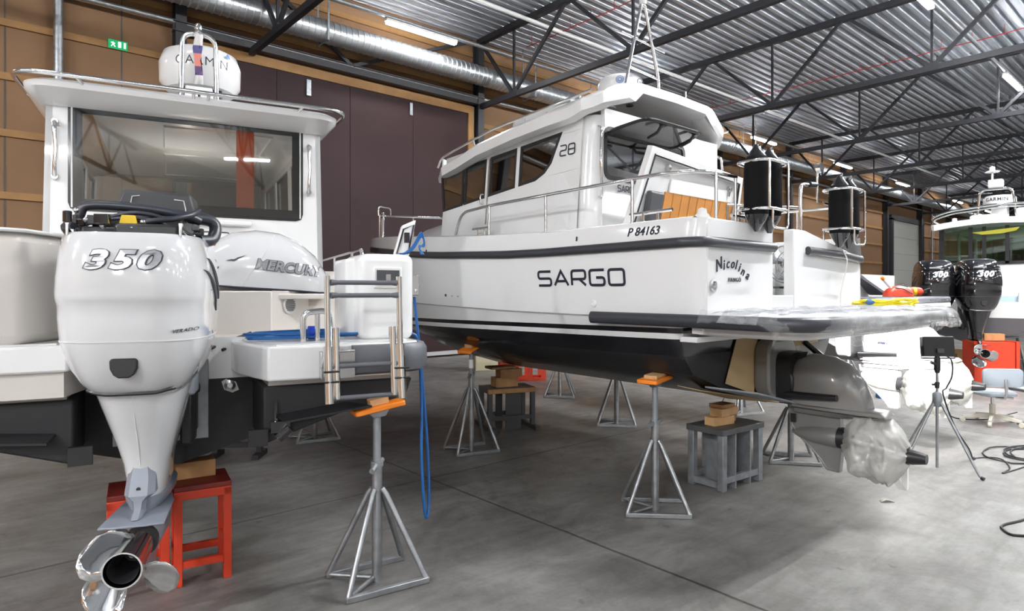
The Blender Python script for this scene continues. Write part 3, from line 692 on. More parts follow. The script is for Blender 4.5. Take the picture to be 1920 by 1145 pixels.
text_mb('P 84163', .088, fr_, shear=.15, align='LEFT', bold=.0012).build('registration', INK, S, smooth=0)
# name in a script arc on the transom
m = MB()
for i, ch in enumerate('Nicolina'):
    t = i/7; cx_ = -1.23+.47*([0,.20,.28,.40,.53,.62,.69,.84][i]); cz = 1.815+.055*math.sin(math.pi*(t*.9+.08)) - .02*t
    a = R(lerp([(0,22),(.5,0),(1,-26)],t)); ca, sa = math.cos(a), math.sin(a)
    fn = lambda x, z, d, cx_=cx_, cz=cz, ca=ca, sa=sa: Vector((cx_+x*ca-z*sa, -.004-d, cz+x*sa+z*ca))
    q_ = text_mb(ch, .115 if i == 0 else .098, fn, shear=.35, align='LEFT', bold=.001); m.add(q_.v, q_.f)
m.build('name_lettering', INK, S, smooth=0)
text_mb('HANGÖ', .042, on((-.985,-.004,1.765),(1,0,0),(0,0,1)), space=1.25).build('port_lettering', DKGR, S, smooth=0)
# fender baskets
def basket(x0, z0, sz):
    m = MB(); y = -.045; w_ = .36
    for z in (z0+.17,z0+.52):
        m.tube(fillet([(x0,y+.14,z),(x0,y-.12,z),(x0+w_,y-.12,z),(x0+w_,y+.14,z)],.10,5,True),.0125,8,closed=True)
    for xx in (x0+.03,x0+w_-.04): m.tube([(xx,y-.12,z0+.17),(xx,y-.12,z0+.52)],.011,8)
    m.tube(fillet([(x0+.06,y-.13,z0+.17),(x0+.06,y-.13,z0+.03),(x0+w_-.06,y-.13,z0+.03),(x0+w_-.06,y-.13,z0+.17)],.05,4),.009,8)
    m.tube(fillet([(x0+.06,y+.13,z0+.17),(x0+.06,y+.13,z0+.03),(x0+w_-.06,y+.13,z0+.03)],.05,4),.009,8)
    return m.build('fender_basket', CHR, S)
basket(-.82,2.13,1); basket(.66,2.08,1)
def fender(x, z, lab):
    t = thing('boat_fender', lab, 'fender', (5.22+x,2.40-.045,z), 0, 'fenders in the stern baskets')
    b = MB(); b.lathe([(.05,.09),(.08,.12),(.091,.18),(.092,.44),(.089,.50),(.075,.55),(.05,.565)], None, 20); b.build('sock', CLOTH, t)
    for z0, sg in ((.0,1),(.645,-1)):
        b = MB(); b.loft([[(a*math.cos(q),bb*math.sin(q),z0+sg*h_) for q in [2*math.pi*k/16 for k in range(16)]] for h_, a, bb in ((0,.022,.014),(.02,.036,.024),(.05,.052,.045),(.09,.070,.070),(.125,.084,.084))]); b.build('rubber_end', GBLK, t)
    b = MB(); b.tube([(.0,-.022,.655),(.012,-.02,.63),(0,-.03,.61),(-.012,-.02,.63)],.004,6,closed=True); b.build('eye', STS, t)
fender(-.745,2.135,'front left black fender of the pair above the name on the transom')
fender(-.553,2.135,'black fender with teal streak, right one of the pair above the name')
fender(.74,2.085,'black fender, left one of the right stern basket')
fender(.932,2.085,'black fender, right one of the right stern basket')
m = MB(); m.tube(smoothpath([(.80,-.05,2.07),(.81,-.08,1.95),(.78,-.04,1.7),(.8,-.03,1.56)],5),.005,6); m.build('rope', WHT, S)
# aft rail right of the gate with black end
m = MB(); m.tube(fillet([(.18,.05,2.2),(.18,.05,2.60),(.42,.05,2.62)],.06,4),.016,8); m.tube([(-.05,.6,2.46),(.66,.3,2.47)],.012,8); m.tube([(-.05,.6,2.15),(-.05,.6,2.46)],.012,8); m.build('stern_rail', CHR, S)
m = MB(); m.tube([(.34,.05,2.615),(.46,.05,2.625)],.026,10); m.build('rail_grip', BLK, S)
# cabin table and cushions seen pale behind the gate
b = MB(); b.box(-.2,.9,.62,.70,1.62,2.12); b.build('cockpit_locker', GELG, S, bevel=.02)
# masking paper on the lower transom
PY = .238
def flatp(poly, y, mm, name, th=.006): b = MB(); b.prism(poly,y-th,y,'y'); return b.build(name, mm, S, smooth=0)
flatp([(-.50,1.385),(.98,1.385),(.94,1.22),(.42,1.20),(.36,1.30),(-.22,1.30),(-.28,.86),(-.70,.98)],PY,PAPER,'masking_paper')
flatp([(-.30,1.30),(-.20,1.30),(-.26,.86),(-.36,.90)],PY+.001,PAPER,'masking_paper')
b = MB(); b.loft([[(-.95,.28,.945),(-.50,.16,.865),(-.05,.10,.775)],[(-.95,.50,.96),(-.4,.6,.83),(-.03,.6,.745)]], closed=False); b.build('masking_paper', PAPER, S, solid=.004, smooth=0)
# stern drive: shield, gimbal, upper housing, leg, plate, black cone
b = MB(); b.prism(rrect(-.27,.22,.83,1.30,.14,5),.10,.236,'y'); b.build('drive_shield', GREYP, S, bevel=.02)
b = MB(); b.prism(rrect(-.16,.20,.80,1.20,.10,5),-.02,.12,'y'); b.box(-.10,.14,-.10,.1,.78,.92)
b.tube([(-.10,.10,1.18),(-.14,-.02,1.0),(-.12,-.02,.86),(-.04,-.03,.83)],.02,8); b.tube([(.0,.05,1.1),(.02,-.1,1.12)],.09,14); b.build('gimbal', BLK, S)
b = MB(); b.tube([(-.14,.02,.86),(-.165,-.38,.885)],[.036,.026],12); b.build('trim_ram', GBLK, S)
b = MB(); b.tube([(-.135,-.0,1.08),(-.15,-.0,.95),(-.13,-.02,.86)],.006,6); b.tube([(-.115,-.0,1.08),(-.13,-.0,.95),(-.10,-.02,.86)],.006,6); b.build('trim_pipe', STS, S)
b = MB(); b.loft([[(W*math.copysign(abs(math.cos(t))**.8,math.cos(t)),y,.80+H_*max(0,math.sin(t))**.75) for t in [math.pi*k/14 for k in range(15)]] for y, W, H_ in ((.02,.11,.30),(-.04,.14,.37),(-.16,.15,.40),(-.3,.145,.385),(-.42,.13,.33),(-.51,.11,.22),(-.55,.09,.10),(-.56,.08,.02))], closed=True); b.build('drive_cowl', GREYP, S, smooth=50)
b = MB(); b.loft([[(x,y,.80) for x,y in [(-.10,.0),(0,.06),(.10,.0),(.13,-.5),(.10,-.66),(-.10,-.66),(-.13,-.5)]],[(x,y,.765) for x,y in [(-.10,.0),(0,.06),(.10,.0),(.13,-.52),(.10,-.70),(-.10,-.70),(-.13,-.52)]]]); b.build('cavitation_plate', GREYP, S, bevel=.008)
b = MB(); b.loft([[(x,y,.755) for x,y in [(-.06,-.0),(0,.05),(.06,-.0),(.11,-.55),(.09,-.68),(-.09,-.68),(-.11,-.55)]],[(x,y,.715) for x,y in [(-.05,.0),(0,.05),(.05,.0),(.06,-.3),(.05,-.42),(-.05,-.42),(-.06,-.3)]]]); b.build('exhaust_plate', GREYP, S, bevel=.006)
prof = [(.06,.74),(.03,.60),(-.01,.54),(-.05,.50),(-.12,.44),(-.20,.36),(-.25,.29),(-.345,.285),(-.36,.45),(-.355,.60),(-.35,.74)]
b = MB(); b.loft([[(x*wd,y,z) for y, z in prof] for x, wd in ((-1,.018),(-1,.04),(1,.04),(1,.018))]); b.tube([(0,.04,.55),(0,-.03,.55),(0,-.15,.55),(0,-.30,.55),(0,-.36,.55)],[.012,.045,.07,.078,.07],16); b.build('drive_leg', GREYP, S, bevel=.008)
b = MB(); b.tube([(0,-.335,.555),(0,-.395,.555)],.084,18); b.build('drive_ring', BLK, S)
b = MB(); b.box(-.045,-.035,-.01,.03,.63,.70); b.build('water_inlet', BLK, S)
b = MB(); b.tube([(0,-.80,.50),(0,-.84,.50),(0,-.93,.50)],[.055,.055,.036],14); b.build('propeller_cone', BLK, S)
b = MB(); b.tube([(0,-.40,.555),(0,-.80,.505)],.05,12)
for k in range(4):
    a = R(45+90*k); c, s_ = math.cos(a), math.sin(a)
    b.loft([[(c*r-s_*o_*.7,-.58-o_*.5,.53+s_*r+c*o_*.7) for o_ in (-wd,0,wd)] for r, wd in ((.04,.05),(.10,.075),(.16,.07),(.20,.03))], closed=False)
b.build('propeller', STS, S, solid=.006)
# milky plastic bag tied round the propeller
random.seed(5); rg = []
for i, (y, r) in enumerate(((-.37,.07),(-.41,.12),(-.47,.20),(-.55,.225),(-.64,.215),(-.72,.20),(-.78,.15),(-.82,.07))):
    pass
def bagr(y): return lerp([(-.82,.06),(-.78,.14),(-.72,.195),(-.64,.215),(-.55,.22),(-.47,.195),(-.41,.12),(-.37,.07)],y)
for i in range(31):
    y = -.37-.45*i/30; ring = []
    for k in range(64):
        a = 2*math.pi*k/64; q_ = Vector((math.cos(a)*1.6,y*9,math.sin(a)*1.6)); r = bagr(y)*(1+.10*math.cos(3*a+.6)+.22*noise.noise(q_)+.16*abs(noise.noise(q_*2.3))+.07*noise.noise(q_*5))
        ring.append((r*math.cos(a), y+.015*noise.noise(q_*2+Vector((5,0,0))), .535-.03*i/30+r*math.sin(a)))
    rg.append(ring)
b = MB(); b.loft(rg, caps=False); b.add([(.02,-.72,.36),(-.02,-.68,.36),(.0,-.80,.25),(.03,-.74,.235)],[(0,1,3,2)]); b.build('propeller_bag', FILMW, S, smooth=65)
b = MB(); b.box(.02,.05,-.80,-.76,.245,.47); b.build('bag_strap', WHT, S)
# trim tabs
for sg in (-1,1):
    b = MB(); b.prism([(sg*.95,.985),(sg*.35,.85),(sg*.35,.835),(sg*.95,.97)],-.16,.26,'y'); tb = b.build('trim_tab', GALD, S, bevel=.004)
    if sg > 0: b = MB(); b.tube([(sg*.62,.22,1.24),(sg*.66,-.04,1.02)],.026,10); b.build('tab_ram', GBLK, tb)
# short white moulding under the platform
b = MB(); b.box(-1.34,-.55,.03,.12,1.40,1.47); b.box(-1.30,-.62,.10,.245,1.335,1.375); b.build('stern_moulding', GEL, S, bevel=.006)
# crumpled clear plastic over the platform
random.seed(3); NX, NY = 64, 26; vs = []; fsx = []
for j in range(NY+1):
    for i in range(NX+1):
        x = -1.50+3.0*i/NX; v_ = j/NY
        if v_ < .72: y = -.02-.78*(v_/.72); z = 1.553
        else: q_ = (v_-.72)/.28; y = -.80-.06*math.sin(q_*2.2); z = 1.553-.20*q_*(.55+.45*noise.noise((x*1.7,3,0))+.25)
        if abs(x) > 1.15 and y < -.45:
            pull = (abs(x)-1.15)*.9; y = y+pull
        if abs(x) > 1.455: z -= .07
        p3 = Vector((x*4,y*4,j*.3)); z += .020*noise.noise(p3)+.016*noise.noise(p3*2.7)+.010*noise.noise(p3*6)+ (0.012 if v_ < .72 else 0); y += .018*noise.noise(p3*2.2+Vector((9,0,0)))*(1 if v_ > .7 else .3)
        vs.append((x,y,z))
for j in range(NY):
    for i in range(NX): a = j*(NX+1)+i; fsx.append((a,a+1,a+NX+2,a+NX+1))
b = MB(); b.add(vs, fsx); o = b.build('plastic_sheet', FILM, None, smooth=12); o.location = (5.22,2.40,0)
tag(o,'crumpled clear plastic sheet covering the stern platform of the big white boat','plastic sheet')
# pedestal fan standing in the cockpit, seen through the gate
t = thing('cockpit_fan','round steel fan with wire guard seen through the gate of the big white boat','fan',(5.22+.46,2.40+.30,1.72),R(-38))
b = MB()
for r, y in ((.17,-.03),(.17,.03),(.12,-.05),(.07,-.055)): b.tube([(r*math.cos(2*math.pi*k/28),y,.22+r*math.sin(2*math.pi*k/28)) for k in range(28)],.004,6,closed=True)
for k in range(20): a = 2*math.pi*k/20; b.tube([(.03*math.cos(a),-.056,.22+.03*math.sin(a)),(.12*math.cos(a),-.05,.22+.12*math.sin(a)),(.17*math.cos(a),-.03,.22+.17*math.sin(a))],.0022,5)
b.build('guard', STS, t)
b = MB()
for k in range(3):
    a = R(30+120*k); b.loft([[(math.cos(a+d)*r,sl,.22+math.sin(a+d)*r) for d, sl in ((-.5,.015),(0,0),(.5,-.015))] for r in (.03,.09,.155)], closed=False)
b.build('blades', GALV, t, solid=.004)
b = MB(); b.lathe([(.035,-.06),(.04,-.03),(.04,.1)], Matrix.Translation((0,0,.22)) @ Matrix.Rotation(R(90),4,'X'),16); b.build('motor', BLK, t)
b = MB(); b.box(-.1,.1,-.06,.06,0,.02); b.tube([(0,0,.02),(0,0,.2)],.014,8); b.build('stand', BLK, t)
# ================================================================ LEFT BOAT (stern towards the camera)
LO = (0.98, 4.10); LRZ = R(-13)
A = thing('walkaround_boat','white cabin boat with large square rear window, at left, stern towards the camera','boat',(LO[0],LO[1],0),LRZ)
def lw(x, y, z): c, s = math.cos(LRZ), math.sin(LRZ); return (LO[0]+x*c-y*s, LO[1]+x*s+y*c, z)
CX = .155
LEVA = [(.03,0,6.4,[(0,.69),(4,.72),(5.4,.9),(6.4,1.25)]),(.62,0,6.45,[(0,.86),(4,.92),(6.4,1.30)]),(1.16,0,6.5,[(0,1.03),(3,1.06),(6.4,1.34)]),(1.23,0,6.5,[(0,1.175),(6.5,1.36)]),
        (1.26,0,6.6,[(0,1.28),(6.5,1.45)]),(1.31,0,6.9,[(0,1.42),(.55,1.42),(.8,1.86),(3,1.88),(7,2.05)])]
def apt(i, y):
    W, a, f, zt = LEVA[i]; yy = min(y, f); return (max(.012, W*shp(yy/f)), yy, lerp(zt, yy))
def loftA(i0, i1, name, m):
    b = MB(); rr = []
    for y in (0,.3,.5,.65,.8,1.2,2,2.8,3.4,4,4.6,5.2,5.7,6.1,6.4,6.6,6.9):
        P = [apt(i,y) for i in range(i0,i1+1)]; rr.append([(-p[0],p[1],p[2]) for p in reversed(P)]+[p for p in P])
    b.loft(rr, closed=False); n_ = i1-i0+1; q = rr[0]
    b.add([q[n_-1-i] for i in range(n_)]+[q[n_+i] for i in range(n_)], [(i,i+1,i+n_+1,i+n_) for i in range(n_-1)])
    return b.build(name, m, A, smooth=28)
loftA(0,3,'hull_bottom',ANTI); loftA(3,5,'hull_side',GEL)
b = MB(); b.loft([[(-apt(5,y)[0],y,apt(5,y)[2]-.01),(apt(5,y)[0],y,apt(5,y)[2]-.01)] for y in (0,.3,.55,.8,1.2,2,2.8,3.6,4.4,5.2,5.8,6.3,6.6,6.9)], closed=False); b.build('deck', GEL2, A)
for sg in (-1,1):
    b = MB(); b.prism([(sg*.43,1.175),(sg*1.28,1.175),(sg*1.235,1.05),(sg*.86,1.0),(sg*.43,.86)],-.50,.05,'y'); b.build('stern_pod', ANTI, A, bevel=.01)
    b = MB(); b.box(*sorted((sg*.46,sg*1.27)),-.47,.05,1.165,1.27); b.build('pod_top', GEL2, A)
    z1 = 1.40 if sg > 0 else 1.445
    b = MB(); b.loft([[(sg*x,y,z) for x,y in [(.30,.15),(.32,-.18),(.44,-.60),(1.20,-.62),(1.315,-.50),(1.32,.5),(.30,.5)]] for z in ((1.215,z1) if sg > 0 else (1.32,z1))]); b.build('stern_platform', GEL, A, bevel=.012)
    b = MB(); b.loft([[(sg*x,y,z) for x,y in [(.36,.15),(.38,-.16),(.49,-.55),(1.17,-.57),(1.25,-.48),(1.25,.5),(.36,.5)]] for z in (z1,z1+.008)]); b.build('platform_pad', GELG, A)
    if sg < 0:
        b = MB(); b.loft([[(sg*x,y,z) for x,y in [(.33,.15),(.35,-.16),(.46,-.57),(1.28,-.57),(1.28,.5),(.33,.5)]] for z in (1.20,1.33)]); b.build('platform_underside', GEL2, A)
    b = MB(); b.loft([[(sg*.50,-.50,1.02),(sg*.88,-.50,1.06),(sg*.88,-.50,1.05),(sg*.50,-.50,1.01)],[(sg*.52,-.62,1.0),(sg*1.0,-.61,1.045),(sg*1.0,-.61,1.035),(sg*.52,-.62,.99)]]); b.build('trim_tab', ANTI, A, smooth=0)
    b = MB(); b.box(sg*.40-.05,sg*.40+.05,-.53,-.50,.86,.95); b.build('hull_step', BLK, A)
# aft quarter boxes with rounded edges
b = MB(); b.loft([[(x,y,z) for x,y in rrect(.985,1.33,-.43,.02,.09,5)] for z in (1.40,1.925)]); b.build('quarter_box', GEL, A, bevel=.045, seg=4)
b = MB(); b.loft([[(x,y,z) for x,y in rrect(.935,1.03,-.27,.06,.03,3)] for z in (1.40,1.90)]); b.build('quarter_box_step', GEL, A, bevel=.02)
b = MB(); b.loft([[(x,y,z) for x,y in [(-.66,-.58),(-.62,-.56),(-.50,-.30),(-.44,.95),(-1.32,.95),(-1.32,-.58)]] for z in (1.445,1.975)]); b.build('quarter_box', GEL2, A, bevel=.05, seg=4)
b = MB(); b.loft([[(x,y,z) for x,y in [(-.68,-.62),(-.60,-.58),(-.47,-.30),(-.42,.95),(-1.34,.95),(-1.34,-.62)]] for z in (1.968,1.985)]); b.build('box_lip', GEL, A, bevel=.008)
b = MB(); b.box(1.055,1.235,-.447,-.43,1.715,1.845); f = b.build('stern_lamp', GEL, A, bevel=.01)
b = MB(); b.box(1.075,1.215,-.452,-.446,1.735,1.825); b.build('lamp_lens', mat('dark lens',(.09,.10,.11),.12,.5,coat=1), f); 
b = MB(); b.box(1.13,1.16,-.456,-.451,1.76,1.80); b.build('lamp_element', STS, f)
b = MB(); b.box(1.325,1.385,-.33,-.16,1.67,1.80); b.tube([(1.36,-.33,1.70),(1.41,-.24,1.72),(1.36,-.16,1.70)],.014,8); b.build('mooring_cleat', CHR, A, bevel=.01)
# open locker lid
lid = [(1.33,.02,1.925),(1.455,.06,1.93),(1.51,.06,2.20),(1.395,.02,2.15)]
b = MB(); b.loft([[Vector(p) for p in lid],[Vector(p)+Vector((.0,.045,.0)) for p in lid]]); o = b.build('locker_lid', GEL, A, bevel=.012)
c0 = sum((Vector(p) for p in lid), Vector())/4
b = MB(); b.tube([c0+(Vector(p)-c0)*.74+Vector((0,-.004,0)) for p in lid],.006,6,closed=True); b.build('lid_seal', BLK, o)
b = MB(); b.box(1.405,1.435,-.01,.02,2.03,2.10); b.build('lid_latch', BLK, o)
# well walls under the loose engine cover
b = MB(); b.box(-.42,.60,.42,.47,1.18,1.70); b.build('well_wall', GEL2, A, bevel=.01)
b = MB(); b.box(-.42,.60,.40,.43,1.36,1.385); b.box(-.42,.60,.38,.43,1.30,1.32); b.build('well_ledge', GEL2, A)
b = MB(); b.loft([[(.60,.44,1.36),(.88,.62,1.36),(.88,.68,1.36),(.60,.5,1.36)],[(.60,.44,1.70),(.88,.62,1.70),(.88,.68,1.70),(.60,.5,1.70)]]); b.build('well_wall', GEL2, A, smooth=0)
b = MB(); b.box(-.9,1.0,.47,1.25,1.64,1.68); b.build('sun_pad_base', GEL2, A, bevel=.01)
b = MB(); b.box(.86,1.30,.62,1.2,1.36,1.52); b.box(.88,1.2,.80,1.2,1.52,1.66); b.build('seat_locker', GEL2, A, bevel=.015)
vd = Vector((.28,.18,0)).normalized(); vn = Vector((vd.y,-vd.x,0)); vc = Vector((.73,.525,1.60))
b = MB(); b.lathe([(.062,0),(.062,.012),(.050,.016),(.046,.005),(0,.005)], Matrix.Translation(vc) @ vn.to_track_quat('Z','Y').to_matrix().to_4x4(), 24); o = b.build('vent_grille', GELG, A)
b = MB()
for k in range(6): z = 1.565+k*.014; hw = math.sqrt(max(0,.044**2-(z-1.60)**2)); b.bar(vc+vd*-hw+Vector((0,0,z-1.6))+vn*.009, vc+vd*hw+Vector((0,0,z-1.6))+vn*.009,.004,.006)
b.build('vent_slats', DKGR, o)
# transom plate behind the motor and fittings
b = MB(); b.box(-.30,.185,-.022,-.002,.83,1.30); b.build('transom_plate', GALD, A, bevel=.004)
b = MB(); b.lathe([(.032,0),(.032,.012),(.018,.018),(.014,.004),(0,.004)], Matrix.Translation((.30,-.004,1.13)) @ Matrix.Rotation(R(90),4,'X'),18); b.build('drain_plug', STS, A)
b = MB(); b.prism([(.255,1.155),(.28,1.17),(.335,1.15),(.352,1.10),(.315,1.085),(.27,1.105)],-.004,-.001,'y'); b.build('bare_patch', GEL2, A, smooth=0)
b = MB(); b.box(.46,.56,-.56,-.50,.93,.99); b.tube([(.50,-.54,.90),(.56,-.56,.955)],.03,10); b.tube([(.49,-.53,.98),(.49,-.52,1.1)],.008,6); b.build('log_sensor', GBLK, A)
for p0, p1 in (((.2,-.01,1.36),(.44,.2,1.43)),((.26,-.01,1.345),(.46,.2,1.40))):
    b = MB(); b.tube([p0,p1],.010,8); b.build('rigging_hose', BLK, A)
# grey rubber bumper on the starboard platform edge
b = MB(); rg = []
for x, y in [(.88,-.62),(1.0,-.62),(1.18,-.62),(1.28,-.585),(1.325,-.50),(1.335,-.35),(1.335,0)]:
    a = Vector((x,y)); nn = Vector((0,-1)) if x < 1.2 else (Vector((.5,-.8)).normalized() if x < 1.3 else (Vector((.9,-.35)).normalized() if y < -.4 else Vector((1,0))))
    rg.append([(x+nn.x*d, y+nn.y*d, z) for d, z in ((0,1.225),(.035,1.24),(.048,1.29),(.045,1.36),(.025,1.392),(0,1.395))])
b.loft(rg); b.build('rubber_bumper', RUBG, A, smooth=50)
b = MB(); b.box(.70,.885,-.68,-.62,1.22,1.37); b.tube(fillet([(.70,-.69,1.28),(.72,-.69,1.37),(.88,-.69,1.37)],.03,3),.008,8); b.build('ladder_bracket', STS, A, bevel=.01)
# telescopic swim ladder
b = MB()
for sx in (.725,1.125):
    for k, (dx, z0, z1, r) in enumerate(((0,1.11,1.78,.017),(.042 if sx < 1 else -.042,1.12,1.50,.021),(.0,1.10,1.40,.026))):
        b.tube([(sx+dx,-.735-.01*k-(1.5-z0)*.03,z0),(sx+dx-(.0),-.715-.01*k,z1)],r,10)
lad = b.build('swim_ladder', CHR, A)
for z, y in ((1.745,-.715),(1.675,-.725),(1.295,-.745),(1.125,-.76)):
    b = MB(); b.tube([(.745,y,z),(.80,y,z)],[.018,.010],8); b.tube([(1.06,y,z),(1.115,y,z)],[.010,.018],8); b.tube([(.79,y,z),(1.07,y,z)],.013,8); b.build('rung', RUBG, lad)
for sx in (.725,1.115):
    b = MB(); b.tube([(sx-.03,-.775,1.27),(sx+.05,-.775,1.27)],.006,6); b.tube([(sx-.03,-.775,1.215),(sx+.05,-.775,1.215)],.006,6); b.build('ladder_strap', BLK, lad)
# U shaped grab bars on the platform
for x0 in (.66,1.05):
    b = MB(); b.tube(fillet([(x0,-.38,1.40),(x0,-.38,1.575),(x0+.15,-.38,1.585),(x0+.155,-.42,1.40)],.05,5),.018,10); b.tube([(x0+.085,-.36,1.40),(x0+.085,-.36,1.575)],.016,10); b.build('grab_bar', CHR, A)
# starboard side rail going forward
b = MB(); b.tube(fillet([(1.22,.40,1.86),(1.22,.42,2.0),(1.27,.9,2.01),(1.27,2.4,1.98),(1.22,4.0,2.10)],.05,3),.014,8)
for y in (.9,1.5,2.1): b.tube([(1.27,y,1.85),(1.27,y,2.0)],.011,8)
b.build('side_rail', CHR, A)
# cabin -----------------------------------------------------------
def cw(z): return .955-.03*(z-1.6)/1.4          # half width of the cabin
Y0 = 1.20
def at(x, z): return (CX+x, z)
WX0, WX1, WZ0, WZ1 = -.615, .915, 2.285, 3.015
b = MB()
for poly in ([(CX-cw(1.5),1.5),(CX+cw(1.5),1.5),(CX+cw(WZ0),WZ0),(CX-cw(WZ0),WZ0)],[(CX-cw(WZ1),WZ1),(CX+cw(WZ1),WZ1),(CX+cw(3.1),3.1),(CX-cw(3.1),3.1)],
             [(CX-cw(WZ0),WZ0),(WX0,WZ0),(WX0,WZ1),(CX-cw(WZ1),WZ1)],[(WX1,WZ0),(CX+cw(WZ0),WZ0),(CX+cw(WZ1),WZ1),(WX1,WZ1)]): b.prism(poly,Y0,Y0+.04,'y')
for sg in (-1,1):
    def wall(y0,y1,z0,z1):
        b.add([(CX+sg*cw(z0),y0,z0),(CX+sg*cw(z0),y1,z0),(CX+sg*cw(z1),y1,z1),(CX+sg*cw(z1),y0,z1),(CX+sg*(cw(z0)-.04),y0,z0),(CX+sg*(cw(z0)-.04),y1,z0),(CX+sg*(cw(z1)-.04),y1,z1),(CX+sg*(cw(z1)-.04),y0,z1)],
              [(0,1,2,3),(7,6,5,4),(0,4,5,1),(1,5,6,2),(2,6,7,3),(3,7,4,0)])
    wall(Y0,4.4,1.5,2.30); wall(Y0,4.4,2.92,3.1)
    for y0, y1 in ((Y0,1.55),(2.45,2.58),(3.4,3.5),(4.3,4.4)): wall(y0,y1,2.30,2.92)
b.box(CX-.9,CX+.9,4.36,4.4,1.5,2.35)
b.build('cabin', GEL, A, smooth=0)
b = MB(); b.box(CX-.90,CX+.90,Y0+.05,4.35,1.75,1.78); b.build('cabin_floor', TEAK, A)
for sg in (-1,1):
    for y0, y1 in ((1.55,2.45),(2.58,3.4),(3.5,4.3)):
        m = MB(); x = lambda z: CX+sg*(cw(z)-.01)
        m.add([(x(2.3),y0,2.3),(x(2.3),y1,2.3),(x(2.92),y1,2.92),(x(2.92),y0,2.92)],[(0,1,2,3)]); o = m.build('side_window', GLS, A, smooth=0, solid=.005)
        m = MB(); m.tube([(x(2.3),y0,2.3),(x(2.3),y1,2.3),(x(2.92),y1,2.92),(x(2.92),y0,2.92)],.014,4,closed=True); m.build('window_frame', BLK, o, smooth=0)
b = MB(); b.add([(CX-.88,4.38,2.35),(CX+.88,4.38,2.35),(CX+.86,4.05,3.0),(CX-.86,4.05,3.0)],[(0,1,2,3)]); b.build('windscreen', GLS, A, smooth=0, solid=.006)
# rear window: glass with black border
b = MB(); b.box(WX0,WX1,Y0-.012,Y0-.006,WZ0,WZ1); rw = b.build('rear_window', GLSW, A, smooth=0)
b = MB(); ribbon(b, rrect(WX0+.014,WX1-.014,WZ0+.022,WZ1-.022,.02,2), .085, lambda x,z,d: Vector((x,Y0-.006+d,z)), .004, True); b.build('window_border', GBLK, rw, smooth=0)
for x0, x1, z0, z1 in ((WX0-.01,WX0,WZ0,WZ1),(WX1,WX1+.01,WZ0,WZ1)):
    b = MB(); b.box(x0,x1,Y0-.02,Y0,z0,z1); b.build('window_trim', GELG, A, smooth=0)
# ceiling lining, hatches and headliner seen through the window
b = MB(); b.box(CX-.89,CX+.89,Y0+.05,4.1,3.02,3.05); cl = b.build('ceiling_lining', INTR, A, smooth=0)
for y0, y1 in ((1.45,2.28),(2.58,3.78)):
    b = MB(); b.tube([(-.05,y0,3.0),(.74,y0,3.0),(.74,y1,3.0),(-.05,y1,3.0)],.03,4,closed=True); b.build('hatch_frame', GELG, cl, smooth=0)
    b = MB(); b.box(-.02,.71,y0+.03,y1-.03,3.004,3.014); b.build('hatch_glass', mat('dark hatch glass',(.03,.025,.028),.4), cl, smooth=0)
    b = MB(); b.box(-.02,.71,y0+.03,y0+.03+(.10 if y0 < 2 else .62),2.992,3.003); b.build('hatch_blind', WHT, cl, smooth=0)
b = MB(); b.lathe([(.08,0),(.08,.01),(.0,.014)], Matrix.Translation((.45,3.5,3.0)) @ Matrix.Rotation(R(180),4,'X'),20); b.build('ceiling_lamp', WHT, cl)
b = MB(); b.loft([[(CX-.88,y,2.93),(CX-.55,y,3.015),(CX-.55,y,3.02),(CX-.89,y,2.94)] for y in (Y0+.06,4.0)]); b.build('headliner', mat('tan headliner',(.36,.25,.15),.8), cl, smooth=0)
lt = bpy.data.lights.new('added_cabin_light','POINT'); lt.energy = 4; lt.shadow_soft_size = .05; lt.color = (1,.97,.92)  # unseen point light added to brighten the cabin interior
b = MB(); b.lathe([(.03,0),(.05,.02),(.05,.08),(.02,.11)], Matrix.Translation((.2,2.2,2.20)),16); b.build('added_cabin_lamp', emit('added lamp glow',(1,.97,.92),6), A)  # hidden glowing lamp added for the cabin fill light
b = MB(); b.box(-.05,.45,1.95,2.45,2.16,2.20); b.tube([(.2,2.2,1.78),(.2,2.2,2.16)],.03,10); b.build('cabin_table', WHT, A, bevel=.01)
lo_ = bpy.data.objects.new('added_cabin_light', lt); COL.objects.link(lo_); lo_.parent = A; lo_.location = (.2,2.2,2.42)
b = MB(); b.box(.445,.575,Y0+.03,Y0+.034,2.20,3.04); b.build('orange_reflection', glass('orange reflection tint',(.95,.36,.12),.03,.3,(.9,.25,.05),.35), A, smooth=0)  # orange strip put in to imitate a reflection on the rear glass
b = MB(); b.box(-.2,.75,3.9,4.2,1.78,2.32); b.build('dashboard', DKGR, A, bevel=.03)
for x in (-.35,.25,.65):
    b = MB(); b.box(x-.2,x+.2,2.7,2.85,1.78,2.48); b.build('helm_seat', mat('seat leather',(.30,.12,.06),.5), A, bevel=.06, seg=3)
b = MB(); b.box(.03,.55,Y0-.05,Y0,2.20,2.245); b.build('window_ledge', GEL, A, bevel=.015)
b = MB(); b.box(.0,.42,Y0-.008,Y0-.0,1.9,2.17); b.build('aft_hatch', GEL, A, bevel=.01)
b = MB(); ribbon(b, rrect(.02,.40,1.92,2.15,.03,3), .008, lambda x,z,d: Vector((x,Y0-.010-d,z)), .002, True); b.build('hatch_seal', BLK, A, smooth=0)
for x, z0, z1 in ((-.715,2.47,2.89),(.985,2.48,2.89)):
    b = MB(); b.tube([(x,Y0-.01,z0),(x,Y0-.045,z0+.03),(x,Y0-.05,z0+.1),(x+.006,Y0-.05,(z0+z1)/2),(x,Y0-.05,z1-.1),(x,Y0-.045,z1-.03),(x,Y0-.01,z1)],[.012,.015,.013,.011,.013,.015,.012],10); b.build('grab_handle', CHR, A)
    for z in (z0+.02,z1-.02):
        b = MB(); b.tube([(x,Y0-.0,z),(x,Y0-.045,z)],.02,10); b.build('handle_foot', CHR, A)
